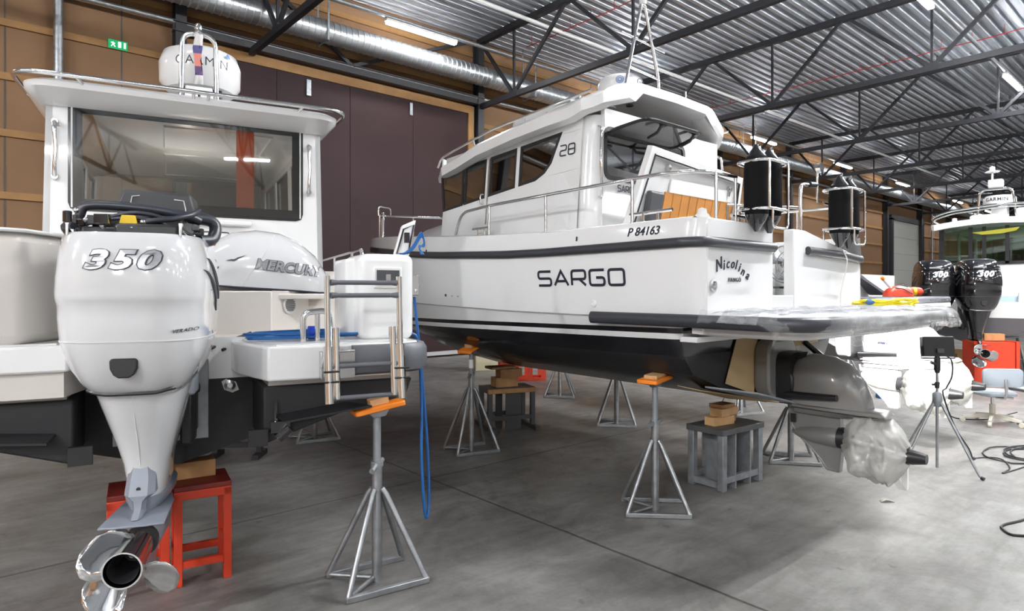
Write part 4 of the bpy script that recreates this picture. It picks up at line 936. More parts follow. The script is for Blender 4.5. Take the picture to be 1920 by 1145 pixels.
# roof
def roofring(y, z, e): 
    pass
b = MB()
pr = lambda W, y0, y1, r: rrect(CX-W,CX+W,y0,y1,r,6)
b.loft([[(x,y,z) for x,y in pr(W,y0,4.3,r)] for W, y0, z, r in ((.955,1.16,2.985,.10),(.995,1.06,3.02,.14),(1.035,.95,3.055,.20),(1.04,.94,3.09,.20),(1.01,.98,3.115,.20),(.80,1.2,3.135,.2))]); b.build('roof', GEL, A, smooth=50)
b = MB()
rail = [(CX-1.07,2.6,3.10)]+fillet([(CX-1.075,1.9,3.10),(CX-1.085,.90,3.09),(CX+1.085,.90,3.09),(CX+1.075,1.9,3.10)],.20,7)[1:-1]+[(CX+1.075,1.9,3.10),(CX+1.07,2.6,3.10)]
b.tube([(p[0],p[1],p[2]+.035) for p in rail],.016,10); o = b.build('roof_rail', CHR, A)
for x, y in ((CX-.72,.90),(CX-.02,.90),(CX+.08,.90),(CX+.74,.90),(CX-1.08,1.5),(CX+1.08,1.5)):
    b = MB(); b.tube([(x,y,3.125),(x+(CX-x)*.06,y+.07,3.075)],.012,8); b.build('rail_bracket', CHR, o)
# radar on the roof
RX, RY, RZ = .225, 1.98, 3.42
b = MB(); b.box(RX-.16,RX+.16,RY-.16,RY+.16,3.12,RZ+.02); b.build('radar_base', DKGR, A, bevel=.02)
b = MB(); b.lathe([(0,0),(.27,0),(.318,.06),(.322,.22),(.29,.31),(.20,.355),(0,.365)], Matrix.Translation((RX,RY,RZ)), 48); o = b.build('radar_dome', GEL, A)
rdm = lambda x, y, d: Vector((RX+(.321+d)*math.sin(x/.321), RY-(.321+d)*math.cos(x/.321), RZ+.15+y))
text_mb('GARMIN', .105, rdm, space=1.12, bold=-.001).build('radar_lettering', INK, o, smooth=0)
b = MB(); b.add([rdm(.185,.105,.003),rdm(.235,.105,.003),rdm(.210,.145,.003)],[(0,1,2)]); b.build('radar_emblem', bl, o, smooth=0, solid=.002)
b = MB(); x0, x1, y = .075, .315, 1.55
b.tube(fillet([(x0-.012,y,3.12),(x0,y,3.775),(x1,y,3.775),(x1+.012,y,3.12)],.10,7),.019,10); o = b.build('mast_hoop', CHR, A)
for x in (x0-.06,x1+.06):
    b = MB(); b.tube(fillet([(x-.02,y,3.12),(x-.02,y,3.25),(x+.02,y,3.25),(x+.02,y,3.12)],.03,3),.008,8); b.build('hoop_bracket', CHR, o)
b = MB(); b.lathe([(.022,0),(.03,.015),(.03,.05),(.018,.075)], Matrix.Translation((.19,y,3.785)), 14); b.tube([(.15,y,3.76),(.19,y-.02,3.80),(.235,y,3.76)],.018,8); b.build('mast_fitting', CHR, o)
b = MB(); b.box(x0+.02,x1-.02,y-.02,y+.02,3.30,3.35); b.box(x0+.015,.185,y-.03,y+.03,3.235,3.30); b.box(.205,x1-.015,y-.03,y+.03,3.235,3.30); b.build('mast_lamp', WHT, o, bevel=.012)
b = MB(); b.loft([[(.18+.035*s_+.012*math.sin(s_*9+z*20),y-.035-.01*s_,z) for s_ in (-.6,-.3,0,.3,.6,1)] for z in (3.36,3.45,3.55,3.65,3.76)], closed=False)
def flag_mat():
    m = bpy.data.materials.new('flag cloth'); m.use_nodes = True; nt = m.node_tree; tc = nt.nodes.new('ShaderNodeTexCoord'); sp = nt.nodes.new('ShaderNodeSeparateXYZ')
    nt.links.new(tc.outputs['Object'], sp.inputs[0]); mr = nt.nodes.new('ShaderNodeMapRange'); mr.inputs[1].default_value = 3.36; mr.inputs[2].default_value = 3.76; nt.links.new(sp.outputs[2], mr.inputs[0])
    r = nt.nodes.new('ShaderNodeValToRGB'); r.color_ramp.interpolation = 'CONSTANT'; e = r.color_ramp.elements
    for _ in range(3): e.new(1)
    for q, (p, c) in zip(e, ((0,(.75,.74,.74)),(.18,(.10,.05,.16)),(.36,(.75,.25,.2)),(.62,(.08,.08,.25)),(.78,(.75,.74,.72)))): q.position = p; q.color = (*c,1)
    nt.links.new(mr.outputs[0], r.inputs[0]); nt.links.new(r.outputs[0], nt.nodes['Principled BSDF'].inputs['Base Color']); return m
b.build('flag', flag_mat(), o, solid=.003)

# ---------------------------------------------------------------- outboard motors
def outboard(loc, rz, label, paint, mid, number, capped, numcol=SILV, group=None, name='outboard_motor'):
    E = thing(name, label, 'outboard motor', loc, rz, group)
    T = [(1.945,.262,-.735,.10),(1.955,.28,-.755,.12),(1.935,.292,-.772,.13),(1.86,.306,-.79,.14),(1.76,.315,-.80,.14),(1.68,.318,-.802,.14),(1.655,.316,-.795,.14),(1.635,.312,-.782,.14),(1.58,.312,-.782,.14),(1.50,.308,-.775,.13),(1.475,.305,-.77,.13),(1.42,.292,-.752,.12),(1.35,.268,-.725,.09),(1.29,.238,-.69,.05),(1.25,.212,-.655,.02),(1.222,.19,-.61,-.02)]
    ex = 3.4
    def aft(x, z, tab=T):
        tt = sorted((t[0],t) for t in tab[1:] if True); zs = [q[0] for q in tt]
        hw = lerp([(q[0],q[1][1]) for q in tt], z); a = lerp([(q[0],q[1][2]) for q in tt], z); f = lerp([(q[0],q[1][3]) for q in tt], z)
        return (a+f)/2-(f-a)/2*(max(0,1-min(1,abs(x)/hw)**ex))**(1/ex)
    b = MB(); b.loft([sell(hw,a,f,z,ex,48) for z, hw, a, f in T], caps=True); cw_ = b.build('lower_cowl', paint, E, smooth=60)
    b = MB(); b.loft([sell(hw,a,f,z,ex,48) for z, hw, a, f in ((1.482,.3075,-.7745,.1325),(1.476,.3068,-.7738,.1318))]); b.build('cowl_seam', GELG if not capped else DKGR, cw_)
    # chin groove: dark line with raised ends
    b = MB(); pts = []
    for x in [-.175+.35*k/24 for k in range(25)]: z = 1.235+.22*max(0,abs(x)-.10); pts.append((x,aft(x,z)-.003,z))
    b.tube([(p[0],p[1]-.003,p[2]) for p in pts],.010,6); b.build('chin_line', BLK if not capped else SILV, cw_)
    fn = lambda x, z, d, zc=0: Vector((x, aft(x, zc+z)-.002-d, zc+z))
    if not capped:
        q = text_mb(number, .155, lambda x,z,d: fn(x*1.04-.005,z*.72-.004,d*.5,1.80), shear=.30, bold=.011, extrude=.003, space=1.22); q.build('number_outline', DKGR, cw_, smooth=0)
        q = text_mb(number, .155, lambda x,z,d: fn(x*1.04-.005,z*.72-.004,d,1.80), shear=.30, bold=.006, extrude=.006, space=1.22); q.build('number_lettering', SILV, cw_, smooth=0)
        text_mb('VERADO', .022, lambda x,z,d: fn(x+.235,z+.1*x,d,1.515), shear=.3, extrude=.002, space=1.1).build('model_lettering', DKGR, cw_, smooth=0)
        text_mb('V6', .024, lambda x,z,d: fn(x-.30,z,d,1.51), shear=.3, extrude=.002).build('model_lettering', DKGR, cw_, smooth=0)
    # side scallop marks
    for sg in (-1,1):
        for y0, z0 in ((-.60,1.80),(-.52,1.86)):
            b = MB(); P = []
            for k in range(9):
                t = k/8; y = y0+.34*t*1.0; z = z0-.20*t**1.7; tt = lerp([(q[0],q[1]) for q in sorted(T[1:])], z); a = lerp([(q[0],q[2]) for q in sorted(T[1:])], z); f = lerp([(q[0],q[3]) for q in sorted(T[1:])], z)
                u_ = (y-(a+f)/2)/((f-a)/2); x = tt*(max(0,1-abs(u_)**ex))**(1/ex); P.append((sg*(x+.001),y,z))
            b.tube(P,[.001,.005,.008,.010,.011,.011,.010,.008,.004],6); b.build('side_mark', DKGR, cw_)
    b = MB(); pol = [(-.055,.022),(-.046,.03),(.046,.03),(.055,.022),(.053,-.015),(.040,-.042),(.020,-.056),(-.020,-.056),(-.040,-.042),(-.053,-.015)]
    b.prism([(p[0],1.375+p[1]) for p in pol],-.752,-.70,'y'); b.build('exhaust_relief', BLK, cw_, bevel=.006)
    # midsection
    b = MB(); M_ = [(1.30,.225,-.645,.02),(1.225,.200,-.605,.02),(1.15,.180,-.575,.02),(1.05,.155,-.52,.01),(.95,.128,-.47,.0),(.86,.105,-.44,.0),(.78,.094,-.425,.01),(.70,.088,-.43,.03),(.66,.07,-.42,.05)]
    b.loft([sell(hw,a,f,z,2.6,36) for z, hw, a, f in M_]); ms = b.build('midsection', mid, E, smooth=60)
    b = MB(); b.tube([(0,lerp([(m_[0],m_[2]) for m_ in reversed(M_)],z)-.001,z) for z in (1.22,1.1,1.0,.9,.86)],.0022,5); b.build('centre_seam', GELG if not capped else DKGR, ms)
    lo = GREYE if not capped else GBLK
    b = MB(); b.loft([[(x,y,z) for x,y in [(-w0,ya+.04),(-w0*.6,ya),(w0*.6,ya),(w0,ya+.04),(w0,-.30),(-w0,-.30)]] for z, w0, ya in ((.855,.050,-.432),(.80,.062,-.455),(.725,.066,-.49),(.70,.030,-.49),(.66,.022,-.50),(.635,.024,-.56))]); tq = b.build('tail_casting', lo, E, smooth=25)
    b = MB(); b.lathe([(.010,0),(.010,.004),(0,.004)], Matrix.Translation((0,-.474,.755)) @ Matrix.Rotation(R(90),4,'X'),12); b.build('casting_plug', BLK, tq)
    b = MB(); b.loft([sell(.105,-.44,.10,.70,2.4,28),sell(.10,-.43,.09,.665,2.4,28),sell(.07,-.42,.05,.62,2.4,28)]); b.build('gearcase_neck', lo, E, smooth=50)
    b = MB(); b.loft([[(x,y,z) for x,y in [(-.045,.02),(.045,.02),(.115,-.25),(.135,-.615),(.06,-.625),(-.06,-.625),(-.135,-.615),(-.115,-.25)]] for z in (.632,.622)]); b.build('cavitation_plate', lo, E, smooth=20, bevel=.003)
    b = MB(); b.loft([sell(w_,a,f,z,2,24) for z, w_, a, f in ((.63,.05,-.40,.06),(.52,.045,-.40,.05),(.44,.03,-.40,.02))]); b.tube([(0,.14,.49),(0,.10,.49),(0,.02,.49),(0,-.15,.49),(0,-.36,.49),(0,-.40,.49)],[.006,.03,.06,.078,.080,.074],20)
    b.loft([sell(w_,a,f,z,2,16) for z, w_, a, f in ((.40,.022,-.33,-.02),(.31,.014,-.31,-.10),(.215,.008,-.30,-.17))]); b.build('gearcase', lo, E, smooth=50)
    b = MB(); b.tube([(0,-.40,.49),(0,-.43,.49)],.076,20); b.build('hub_ring', BLK, E)
    b = MB(); b.lathe([(.066,-.43),(.070,-.60),(.077,-.74),(.080,-.775),(.074,-.775),(.066,-.70),(.060,-.50),(.0,-.50)], Matrix.Translation((0,0,.49)) @ Matrix(((1,0,0,0),(0,0,1,0),(0,-1,0,0),(0,0,0,1))), 28) if False else None
    prof = [(.062,-.43),(.070,-.60),(.077,-.74),(.080,-.775),(.073,-.775),(.066,-.70),(.060,-.52),(.0,-.52)]
    b.loft([[(r*math.cos(2*math.pi*k/28),y,.49+r*math.sin(2*math.pi*k/28)) for k in range(28)] for r, y in prof], caps=False); pr_ = b.build('propeller', CHR, E, smooth=50)
    b = MB(); b.tube([(0,-.51,.49),(0,-.53,.49)],.0655,24); b.build('hub_inside', DKST, pr_)
    b = MB(); b.loft([[(r*math.cos(2*math.pi*k/24),y,.49+r*math.sin(2*math.pi*k/24)) for k in range(24)] for r, y in ((.054,-.525),(.063,-.76))], caps=False); b.build('hub_inside', DKST, pr_)
    b = MB(); b.tube([(0,-.52,.49),(0,-.60,.49)],.013,10); b.build('shaft_nut', STS, pr_)
    for a0 in ((R(-18),R(135),R(222)) if not capped else (R(0),R(120),R(240))):
        pass; b = MB(); rr = []
        for r, wd, pit, rake in ((.055,.08,.95,0),(.09,.125,.85,-.01),(.13,.155,.75,-.025),(.17,.150,.66,-.045),(.20,.11,.60,-.06),(.215,.05,.58,-.066)):
            row = []
            for j in range(7):
                s_ = -1+j/3; tan = wd*s_*math.cos(pit); ax = -wd*s_*math.sin(pit)*.85+.02*(1-s_*s_)*.4
                an_ = a0+tan/r*.9; row.append((r*math.cos(an_), -.62+rake+ax*.95, .44+r*math.sin(an_)))
            rr.append(row)
        b.loft(rr, closed=False); b.build('blade', CHR, pr_, smooth=60, solid=.006)
    # mounting bracket
    b = MB(); b.box(-.17,.17,.02,.18,.90,1.34); b.box(-.11,.11,-.05,.05,.95,1.30); b.box(.11,.17,-.06,.12,.86,1.20); b.box(-.17,-.11,-.06,.12,.86,1.20); b.tube([(.17,.02,1.16),(.20,.02,1.16)],.03,10); b.build('mount_bracket', BLK, E, bevel=.012)
    b = MB(); b.loft([[(x,y,z) for x,y in rrect(.14,.20,-.20,-.02,.02,3)] for z in (1.15,1.32)]); b.build('mount_arm', GREYE if not capped else GBLK, E, bevel=.01)
    if capped:
        b = MB(); b.loft([sell(hw,a,f,z,e_,48) for z, hw, a, f, e_ in ((1.95,.290,-.77,.13,3.4),(1.99,.288,-.765,.12,3.3),(2.04,.280,-.74,.10,3.2),(2.09,.262,-.70,.07,3.1),(2.13,.23,-.64,.03,3),(2.15,.17,-.56,-.05,2.8))]); cp = b.build('upper_cowl', paint, E, smooth=60)
        text_mb(number, .135, lambda x,z,d: fn(x,z,d,1.83), shear=.30, bold=.006, extrude=.004, space=1.15).build('number_lettering', WHT, cw_, smooth=0)
        b = MB(); b.box(-.16,.02,-.772,-.755,1.98,2.01); b.build('maker_badge', SILV, cp, bevel=.004)
    else:
        # exposed powerhead
        random.seed(11)
        b = MB(); b.box(-.20,.22,-.62,.08,1.92,1.99); b.box(-.15,.19,-.50,.05,1.98,2.06); b.box(-.05,.21,-.70,-.45,1.94,2.0); b.build('cylinder_block', BLK, E, bevel=.015)
        b = MB(); b.prism([(-.155,2.0),(.185,2.0),(.20,2.12),(.175,2.215),(-.14,2.225),(-.17,2.14)],-.16,.06,'y'); ab = b.build('intake_box', mat('charcoal plastic',(.035,.036,.04),.5), E, bevel=.015)
        b = MB(); b.tube([(-.09,-.164,2.08),(-.105,-.164,2.14),(-.095,-.164,2.19),(-.06,-.164,2.195)],.003,5); b.tube([(.15,-.164,2.07),(.155,-.164,2.13),(.145,-.164,2.175),(.10,-.164,2.18)],.003,5); b.build('box_bead', GELG, ab)
        hose = mat('dark blue grey hose',(.03,.033,.045),.35)
        for pts, r in (([(-.26,-.42,1.97),(-.255,-.42,2.06),(-.21,-.42,2.105),(.0,-.42,2.10),(.18,-.40,2.075),(.25,-.36,2.05)],.022),([(.0,-.55,1.99),(.06,-.58,2.02),(.16,-.55,2.04),(.23,-.48,2.07),(.25,-.4,2.10)],.014),([(.20,-.35,2.07),(.29,-.30,2.06),(.315,-.30,2.02),(.30,-.34,1.96),(.25,-.40,1.95)],.030),([(-.22,-.52,2.0),(-.10,-.55,2.03),(.05,-.55,2.035),(.15,-.5,2.0)],.009),([(-.15,-.50,2.03),(-.02,-.52,2.065),(.1,-.5,2.05),(.2,-.45,1.99)],.010),([(.1,-.62,2.0),(.2,-.6,1.98),(.26,-.52,1.95)],.006),([(-.27,-.5,1.95),(-.28,-.55,1.99),(-.23,-.60,1.99)],.016)):
            b = MB(); b.tube(smoothpath(pts,6),r,8); b.build('hose', hose, E)
        for _ in range(16):
            x, y, z = random.uniform(-.26,.27), random.uniform(-.70,-.42), random.uniform(1.955,2.03); s_ = random.uniform(.012,.035)
            b = MB(); b.box(x-s_,x+s_,y-s_,y+s_,z-s_*.8,z+s_*.8) if random.random() < .5 else b.tube([(x,y,z-s_),(x,y,z+s_)],s_*.7,10); b.build('engine_fitting', random.choice([BLK,GBLK,DKGR]), E, bevel=.004)
        for x, y, z in ((-.18,-.60,2.015),(-.1,-.66,1.985),(.02,-.68,1.98),(.13,-.67,1.975),(-.23,-.56,2.06),(.24,-.5,1.96),(.05,-.62,2.01)):
            b = MB(); b.lathe([(.011,0),(.011,.015),(.006,.02)], Matrix.Translation((x,y,z)) @ Matrix.Rotation(R(70),4,'X'),10); b.build('bolt', STS, E)
        for x in (-.225,.215):
            b = MB(); b.tube([(x,-.70,1.94),(x,-.70,1.985),(x,-.69,2.0)],[.007,.007,.012],8); b.build('cowl_pin', STS, E)
        b = MB(); b.prism([(-.05,2.005),(.02,2.005),(.01,2.045),(-.04,2.045)],-.61,-.58,'y'); b.build('warning_tag', mat('yellow tag',(.85,.55,.01),.5), E, smooth=0)
        b = MB(); b.tube(smoothpath([(.12,-.55,2.0),(.19,-.60,1.985),(.23,-.62,1.955),(.245,-.60,1.93)],5),.004,6); b.build('wire', BEIGE, E)
        b = MB(); b.tube([(.27,-.38,1.94),(.31,-.30,1.94)],.008,6); b.build('red_lead', RED, E)
    return E
x_, y_, _z = lw(-.07,-.22,0)
outboard((x_,y_,0), R(-23), 'white 350 outboard motor with its top cover off and black engine showing', ENGW, ENGW, '350', False)
# loose white top cover lying on the boat
t = thing('engine_cover','loose white outboard top cover with silver MERCURY lettering lying on the left boat','engine cover', lw(.15,.52,1.682), LRZ)
b = MB(); prof = [(0,.16,.20,.10),(.02,.30,.24,.06),(.10,.37,.26,.03),(.22,.435,.275,.02),(.38,.46,.28,.01),(.54,.445,.28,.0),(.68,.385,.27,-.01),(.79,.29,.25,-.02),(.86,.18,.21,-.02),(.885,.08,.16,-.02)]
EXP = 2.6
def csec(s_, H_, W, z0):
    return [(s_, .28-W*math.copysign(abs(math.cos(a))**(2/EXP),math.cos(a)), z0+.02+(H_-z0-.02)*math.sin(a)**(2/EXP)) for a in [math.pi*k/22 for k in range(23)]]
b.loft([csec(*p) for p in prof]); cv = b.build('cover_shell', ENGW, t, smooth=60)
def cside(s_, z):
    H_ = lerp([(p[0],p[1]) for p in prof],s_); W = lerp([(p[0],p[2]) for p in prof],s_); z0 = lerp([(p[0],p[3]) for p in prof],s_)
    q = min(1,max(0,(z-z0-.02)/(H_-z0-.02))); return .28-W*(max(0,1-q**EXP))**(1/EXP)
b = MB(); b.tube([(p[0],cside(p[0],p[3]+.03)-.002,p[3]+.024) for p in prof],.006,6); b.build('cover_seal', INK, cv)
for txtm, bo, ex_, dd in ((DKGR,.006,.002,0),(SILV,.003,.004,0)):
    text_mb('MERCURY', .098, lambda x,z,d: Vector((.575+x, cside(.575+x,.15+z-.11*x)-.003-d, .15+z-.11*x)), shear=.3, bold=bo, extrude=ex_, space=1.02).build('maker_lettering', txtm, cv, smooth=0)
b = MB(); b.tube([(lerp([(0,.50),(.4,.40),(1,.26)],k/10), cside(lerp([(0,.50),(.4,.40),(1,.26)],k/10),lerp([(0,.42),(.4,.25),(1,.04)],k/10))-.001, lerp([(0,.42),(.4,.25),(1,.04)],k/10)) for k in range(11)],.002,5); b.build('cover_seam', GELG, cv)
for poly in ([(.03,.25),(.10,.245),(.085,.205),(.03,.205)],[(.17,.225),(.30,.265),(.22,.22)],[(.10,.185),(.13,.182),(.12,.165)]):
    b = MB(); c_ = [(x,z) for x,z in poly]; b.loft([[(x,cside(x,z)-.003,z) for x,z in c_],[(x,cside(x,z)+.03,z) for x,z in c_]]); b.build('air_intake', DKGR, cv, smooth=0)
# blue hose coiled on the platform and hanging over the side
b = MB(); pts = []
for k in range(56):
    a = k*.42; r = .26+.05*math.sin(k*.9); pts.append(lw(.83+.40*(r/.26)*math.cos(a), -.20+.16*(r/.26)*math.sin(a), 1.42+.0006*k+.004*math.sin(k*.7)))
b.tube(pts,.008,6)
b.tube(smoothpath([lw(*p) for p in ((.95,-.1,1.45),(1.2,-.25,1.44),(1.33,-.30,1.43),(1.39,-.30,1.36),(1.41,-.31,1.0),(1.40,-.335,.65),(1.415,-.34,.34),(1.445,-.31,.235),(1.475,-.27,.34),(1.475,-.24,.7),(1.44,-.22,1.2),(1.40,-.20,1.66))],6),.010,8)
tag(b.build('blue_hose', BLUE),'blue hose coiled on the left boat platform and hanging over its side','hose')
b = MB()
for k in range(3): b.tube(smoothpath([lw(1.36+.01*k,-.02,1.945),lw(1.44,-.05,1.98+.01*k),lw(1.50,-.06,2.07+.015*k),lw(1.53,-.04,2.03-.01*k),lw(1.49,-.05,1.99+.01*k),lw(1.52-.01*k,-.06,1.95)],5),.006,6)
tag(b.build('blue_rope', BLUE),'blue rope bunched over the open locker lid of the left boat','rope')
t = thing('tape_roll','bright blue tape roll standing on the left boat platform','tape', lw(.735,-.30,1.41), LRZ)
b = MB(); b.lathe([(.02,-.03),(.04,-.03),(.04,.03),(.02,.03),(.02,-.03)], Matrix.Translation((0,0,.042)) @ Matrix.Rotation(R(90),4,'Y'),20); b.build('roll', mat('bright blue',(.01,.06,.62),.4), t)
# ================================================================ STANDS, TRESTLES, BLOCKS
def jack_stand(x, y, rz, label, ztop, zcol=.66, pad=None, tilt=0, plate=True, group='galvanised jack stands', pr=0):
    t = thing('jack_stand', label, 'jack stand', (x,y,0), rz, group)
    F = [(-.235,.185),(-.235,-.185),(.235,-.185),(.235,.185)]
    for fx, fy in F:
        b = MB(); b.tube([(fx,fy,.018),(fx*.18,fy*.18,zcol-.16),(fx*.10,fy*.10,zcol-.13)],.0165,10); b.build('leg', GALV, t)
    for fy in (-.185,.185):
        b = MB(); b.bar((-.245,fy,.018),(.245,fy,.018),.034,.034); b.build('base_bar', GALV, t, bevel=.004)
    for fy in (-.185,.185):
        b = MB(); b.tube([(-.235,fy,.022),(-.02,0,.022)],.014,8); b.build('base_brace', GALV, t)
    b = MB(); b.tube([(0,0,.0),(0,0,zcol)],.030,14); b.build('outer_tube', GALV, t)
    b = MB(); b.tube([(0,0,zcol-.02),(0,0,ztop-.03)],.023,12); b.build('screw_tube', GALD, t)
    b = MB(); b.lathe([(.036,0),(.036,.03)], Matrix.Translation((0,0,zcol)),14)
    a = R(50); b.tube([(-.085*math.cos(a),-.085*math.sin(a),zcol-.01),(.0,.0,zcol+.02),(.085*math.cos(a),.085*math.sin(a),zcol+.015)],.017,10); b.build('handle', GALD, t)
    if plate:
        Mt = Matrix.Translation((0,0,ztop)) @ Matrix.Rotation(pr-rz,4,'Z') @ Matrix.Rotation(tilt,4,'Y')
        b = MB(Mt); b.prism([(-.07,-.03),(.07,-.03),(.035,-.075),(-.035,-.075)],-.03,.03,'y'); b.build('head_bracket', GALD, t, bevel=.004)
        b = MB(Mt); b.prism(rrect(-.15,.15,-.085,.085,.02,3),-.03,.0); b.build('pad_plate', ORG, t, bevel=.006)
        b = MB(Mt)
        if pad == 'strip': b.box(-.09,.10,-.06,.05,.0,.028)
        elif pad == 'block': b.box(-.05,.06,-.05,.05,.0,.038)
        if pad: b.build('wood_pad', WOODP, t, bevel=.004)
    return t
jack_stand(1.889,3.351,R(-9),'front jack stand with orange pad under the left boat, beside the red stools',1.035,.67,'block',R(-9),pr=R(-13))
jack_stand(4.12,3.003,R(-46),'jack stand with orange pad under the middle of the big white boat near side',1.03,.67,'strip',R(-4),pr=R(10))
jack_stand(4.17,5.40,R(-14),'jack stand with white sticker and orange pad towards the bow of the big white boat',1.11,.80,'block',R(-16),pr=R(15))
jack_stand(6.40,5.26,R(-50),'jack stand behind the keel of the big white boat, between the dark and grey trestles',1.0,.76)
jack_stand(6.35,2.98,R(-52),'jack stand behind the stern drive leg of the big white boat',1.0,.66)
jack_stand(7.40,7.25,R(-50),'jack stand beside the red crate behind the big white boat',1.05,.68)
jack_stand(3.15,7.02,R(-10),'jack stand behind the left boat, seen under its black hull',1.02,.66)
jack_stand(11.35,4.35,R(-20),'jack stand under the grey platform boat by the white drive legs',1.05,.68)
jack_stand(8.3,4.6,R(-20),'jack stand with bright legs behind the grey trestle',1.05,.68)
b = MB(); b.tube([(4.17,5.40,.88),(4.17,5.40,.97)],.0245,12); tag(b.build('paper_sticker', WHT),'white paper sticker on the jack stand pole near the bow','sticker')

def trestle(x, y, rz, label, m, w_, d_, h_, top_m, name='steel_trestle', cat='trestle', extra=None):
    t = thing(name, label, cat, (x,y,0), rz); s_ = .022
    for sx in (-1,1):
        for sy in (-1,1):
            b = MB(); b.box(sx*w_/2-s_,sx*w_/2+s_,sy*d_/2-s_,sy*d_/2+s_,0,h_-.035); b.build('leg', m, t, bevel=.004)
    for sy in (-1,1):
        b = MB(); b.box(-w_/2,w_/2,sy*d_/2-.014,sy*d_/2+.014,.10,.14); b.build('stretcher', m, t)
    for sx in (-1,1):
        b = MB(); b.box(sx*w_/2-.014,sx*w_/2+.014,-d_/2,d_/2,.17,.21); b.build('stretcher', m, t)
    b = MB(); b.box(-w_/2-s_,w_/2+s_,-d_/2-s_,d_/2+s_,h_-.08,h_-.03); b.build('apron', m, t, bevel=.004)
    b = MB(); b.box(-w_/2-s_,w_/2+s_,-d_/2-s_,d_/2+s_,h_-.03,h_); b.build('top', top_m, t, bevel=.004)
    return t
# red stools under the left boat keel
for i, (dx, lab) in enumerate(((0,'red steel stool right of the outboard leg under the left boat'),(-.325,'red steel stool mostly hidden behind the chrome propeller'))):
    trestle(1.14+dx*.983,4.14-dx*.185,R(-10.7),lab,RED,.26,.27,.575,REDD,'red_stool','stool')
def block(x, y, z, sx, sy, sz, rz, lab, m=WOOD, grp=None, name='wood_block'):
    b = MB(); b.box(-sx/2,sx/2,-sy/2,sy/2,0,sz); o = b.build(name, m, None, bevel=.004); o.location = (x,y,z); o.rotation_euler = (0,0,rz); return tag(o, lab, 'wood block', grp)
block(1.12,4.20,.576,.22,.12,.10,R(-8),'brown timber block on the right red stool under the left boat')
# grey steel trestle with blocks under the stern of the big white boat
t = thing('steel_trestle','grey steel trestle with solid side plates under the stern of the big white boat','trestle',(5.20,3.03,0),R(-4))
for sx in (-1,1):
    for sy in (-1,1):
        b = MB(); b.box(sx*.27-.03,sx*.27+.03,sy*.15-.03,sy*.15+.03,0,.50); b.build('leg', GALD, t, bevel=.004)
for sx in (-1,1):
    b = MB(); b.box(sx*.27-.02,sx*.27+.02,-.15,.15,.02,.075); b.build('stretcher', GALD, t)
for sy in (-1,1):
    b = MB(); b.box(-.27,.27,sy*.15-.02,sy*.15+.02,.06,.115); b.build('stretcher', GALD, t)
for x in (-.10,.12):
    b = MB(); b.box(x-.008,x+.008,-.17,.17,0,.50); b.build('side_plate', GALD, t)
b = MB(); b.box(-.11,.13,.04,.056,.04,.50); b.build('side_plate', GALD, t)
b = MB(); b.box(-.31,.31,-.19,.19,.475,.525); b.build('top', mat('dark worn steel',(.12,.125,.13),.5,.5,var=.2), t, bevel=.004)
block(5.10,3.03,.525,.26,.11,.075,R(-10),'lower left timber block on the grey trestle',WOODP)
block(5.27,3.10,.525,.20,.12,.075,R(-20),'lower right timber block on the grey trestle',WOOD)
block(5.09,3.02,.601,.12,.13,.07,R(-6),'small upper left timber block on the grey trestle',WOODP)
block(5.23,3.04,.601,.15,.14,.07,R(-6),'upper right timber block on the grey trestle',WOODP)
block(5.16,3.04,.672,.19,.14,.03,R(-6),'thin dark timber piece topmost on the grey trestle',WOOD)
# dark trestle with blocks near the bow
t = thing('steel_trestle','dark steel trestle with timber edge under the bow of the big white boat','trestle',(5.24,6.06,0),R(-20))
for sx in (-1,1):
    for sy in (-1,1):
        b = MB(); b.box(sx*.28-.028,sx*.28+.028,sy*.16-.028,sy*.16+.028,0.0,.46); b.build('leg', DKGR, t, bevel=.004)
    b = MB(); b.box(sx*.28-.03,sx*.28+.03,-.34,.34,0,.05); b.build('foot', DKGR, t)
for sy in (-1,1):
    b = MB(); b.box(-.28,.28,sy*.16-.02,sy*.16+.02,.12,.17); b.build('stretcher', DKGR, t)
b = MB(); b.box(-.06,.14,-.13,-.11,.0,.46); b.build('centre_plate', DKGR, t); b = MB(); b.box(-.12,-.04,.05,.09,0,.46); b.build('centre_plate', DKGR, t)
b = MB(); b.box(-.31,.31,-.16,.19,.45,.51); b.build('top', DKGR, t, bevel=.004)
b = MB(); b.box(-.31,.31,-.20,-.16,.45,.505); b.build('timber_edge', WOOD, t, bevel=.004)
block(5.20,6.06,.511,.30,.16,.12,R(-15),'lower dark timber block on the dark trestle',WOOD)
block(5.24,6.02,.632,.30,.15,.10,R(-15),'upper timber block on the dark trestle',WOOD)
block(5.17,6.10,.733,.34,.2,.03,R(-15),'thin dark timber board topmost on the dark trestle',WOOD)
# low dark cradle behind the left boat
t = thing('boat_cradle','low dark steel cradle on the floor behind the left boat','cradle',(2.22,6.78,0),R(-38))
for x in (-.22,.22):
    b = MB(); b.box(x-.03,x+.03,-.15,.15,0,.05); b.build('foot', DKST, t); b = MB(); b.box(x-.025,x+.025,-.03,.03,.05,.17); b.build('post', DKST, t)
b = MB(); b.box(-.26,.26,-.03,.03,.10,.15); b.build('crossbar', DKST, t)
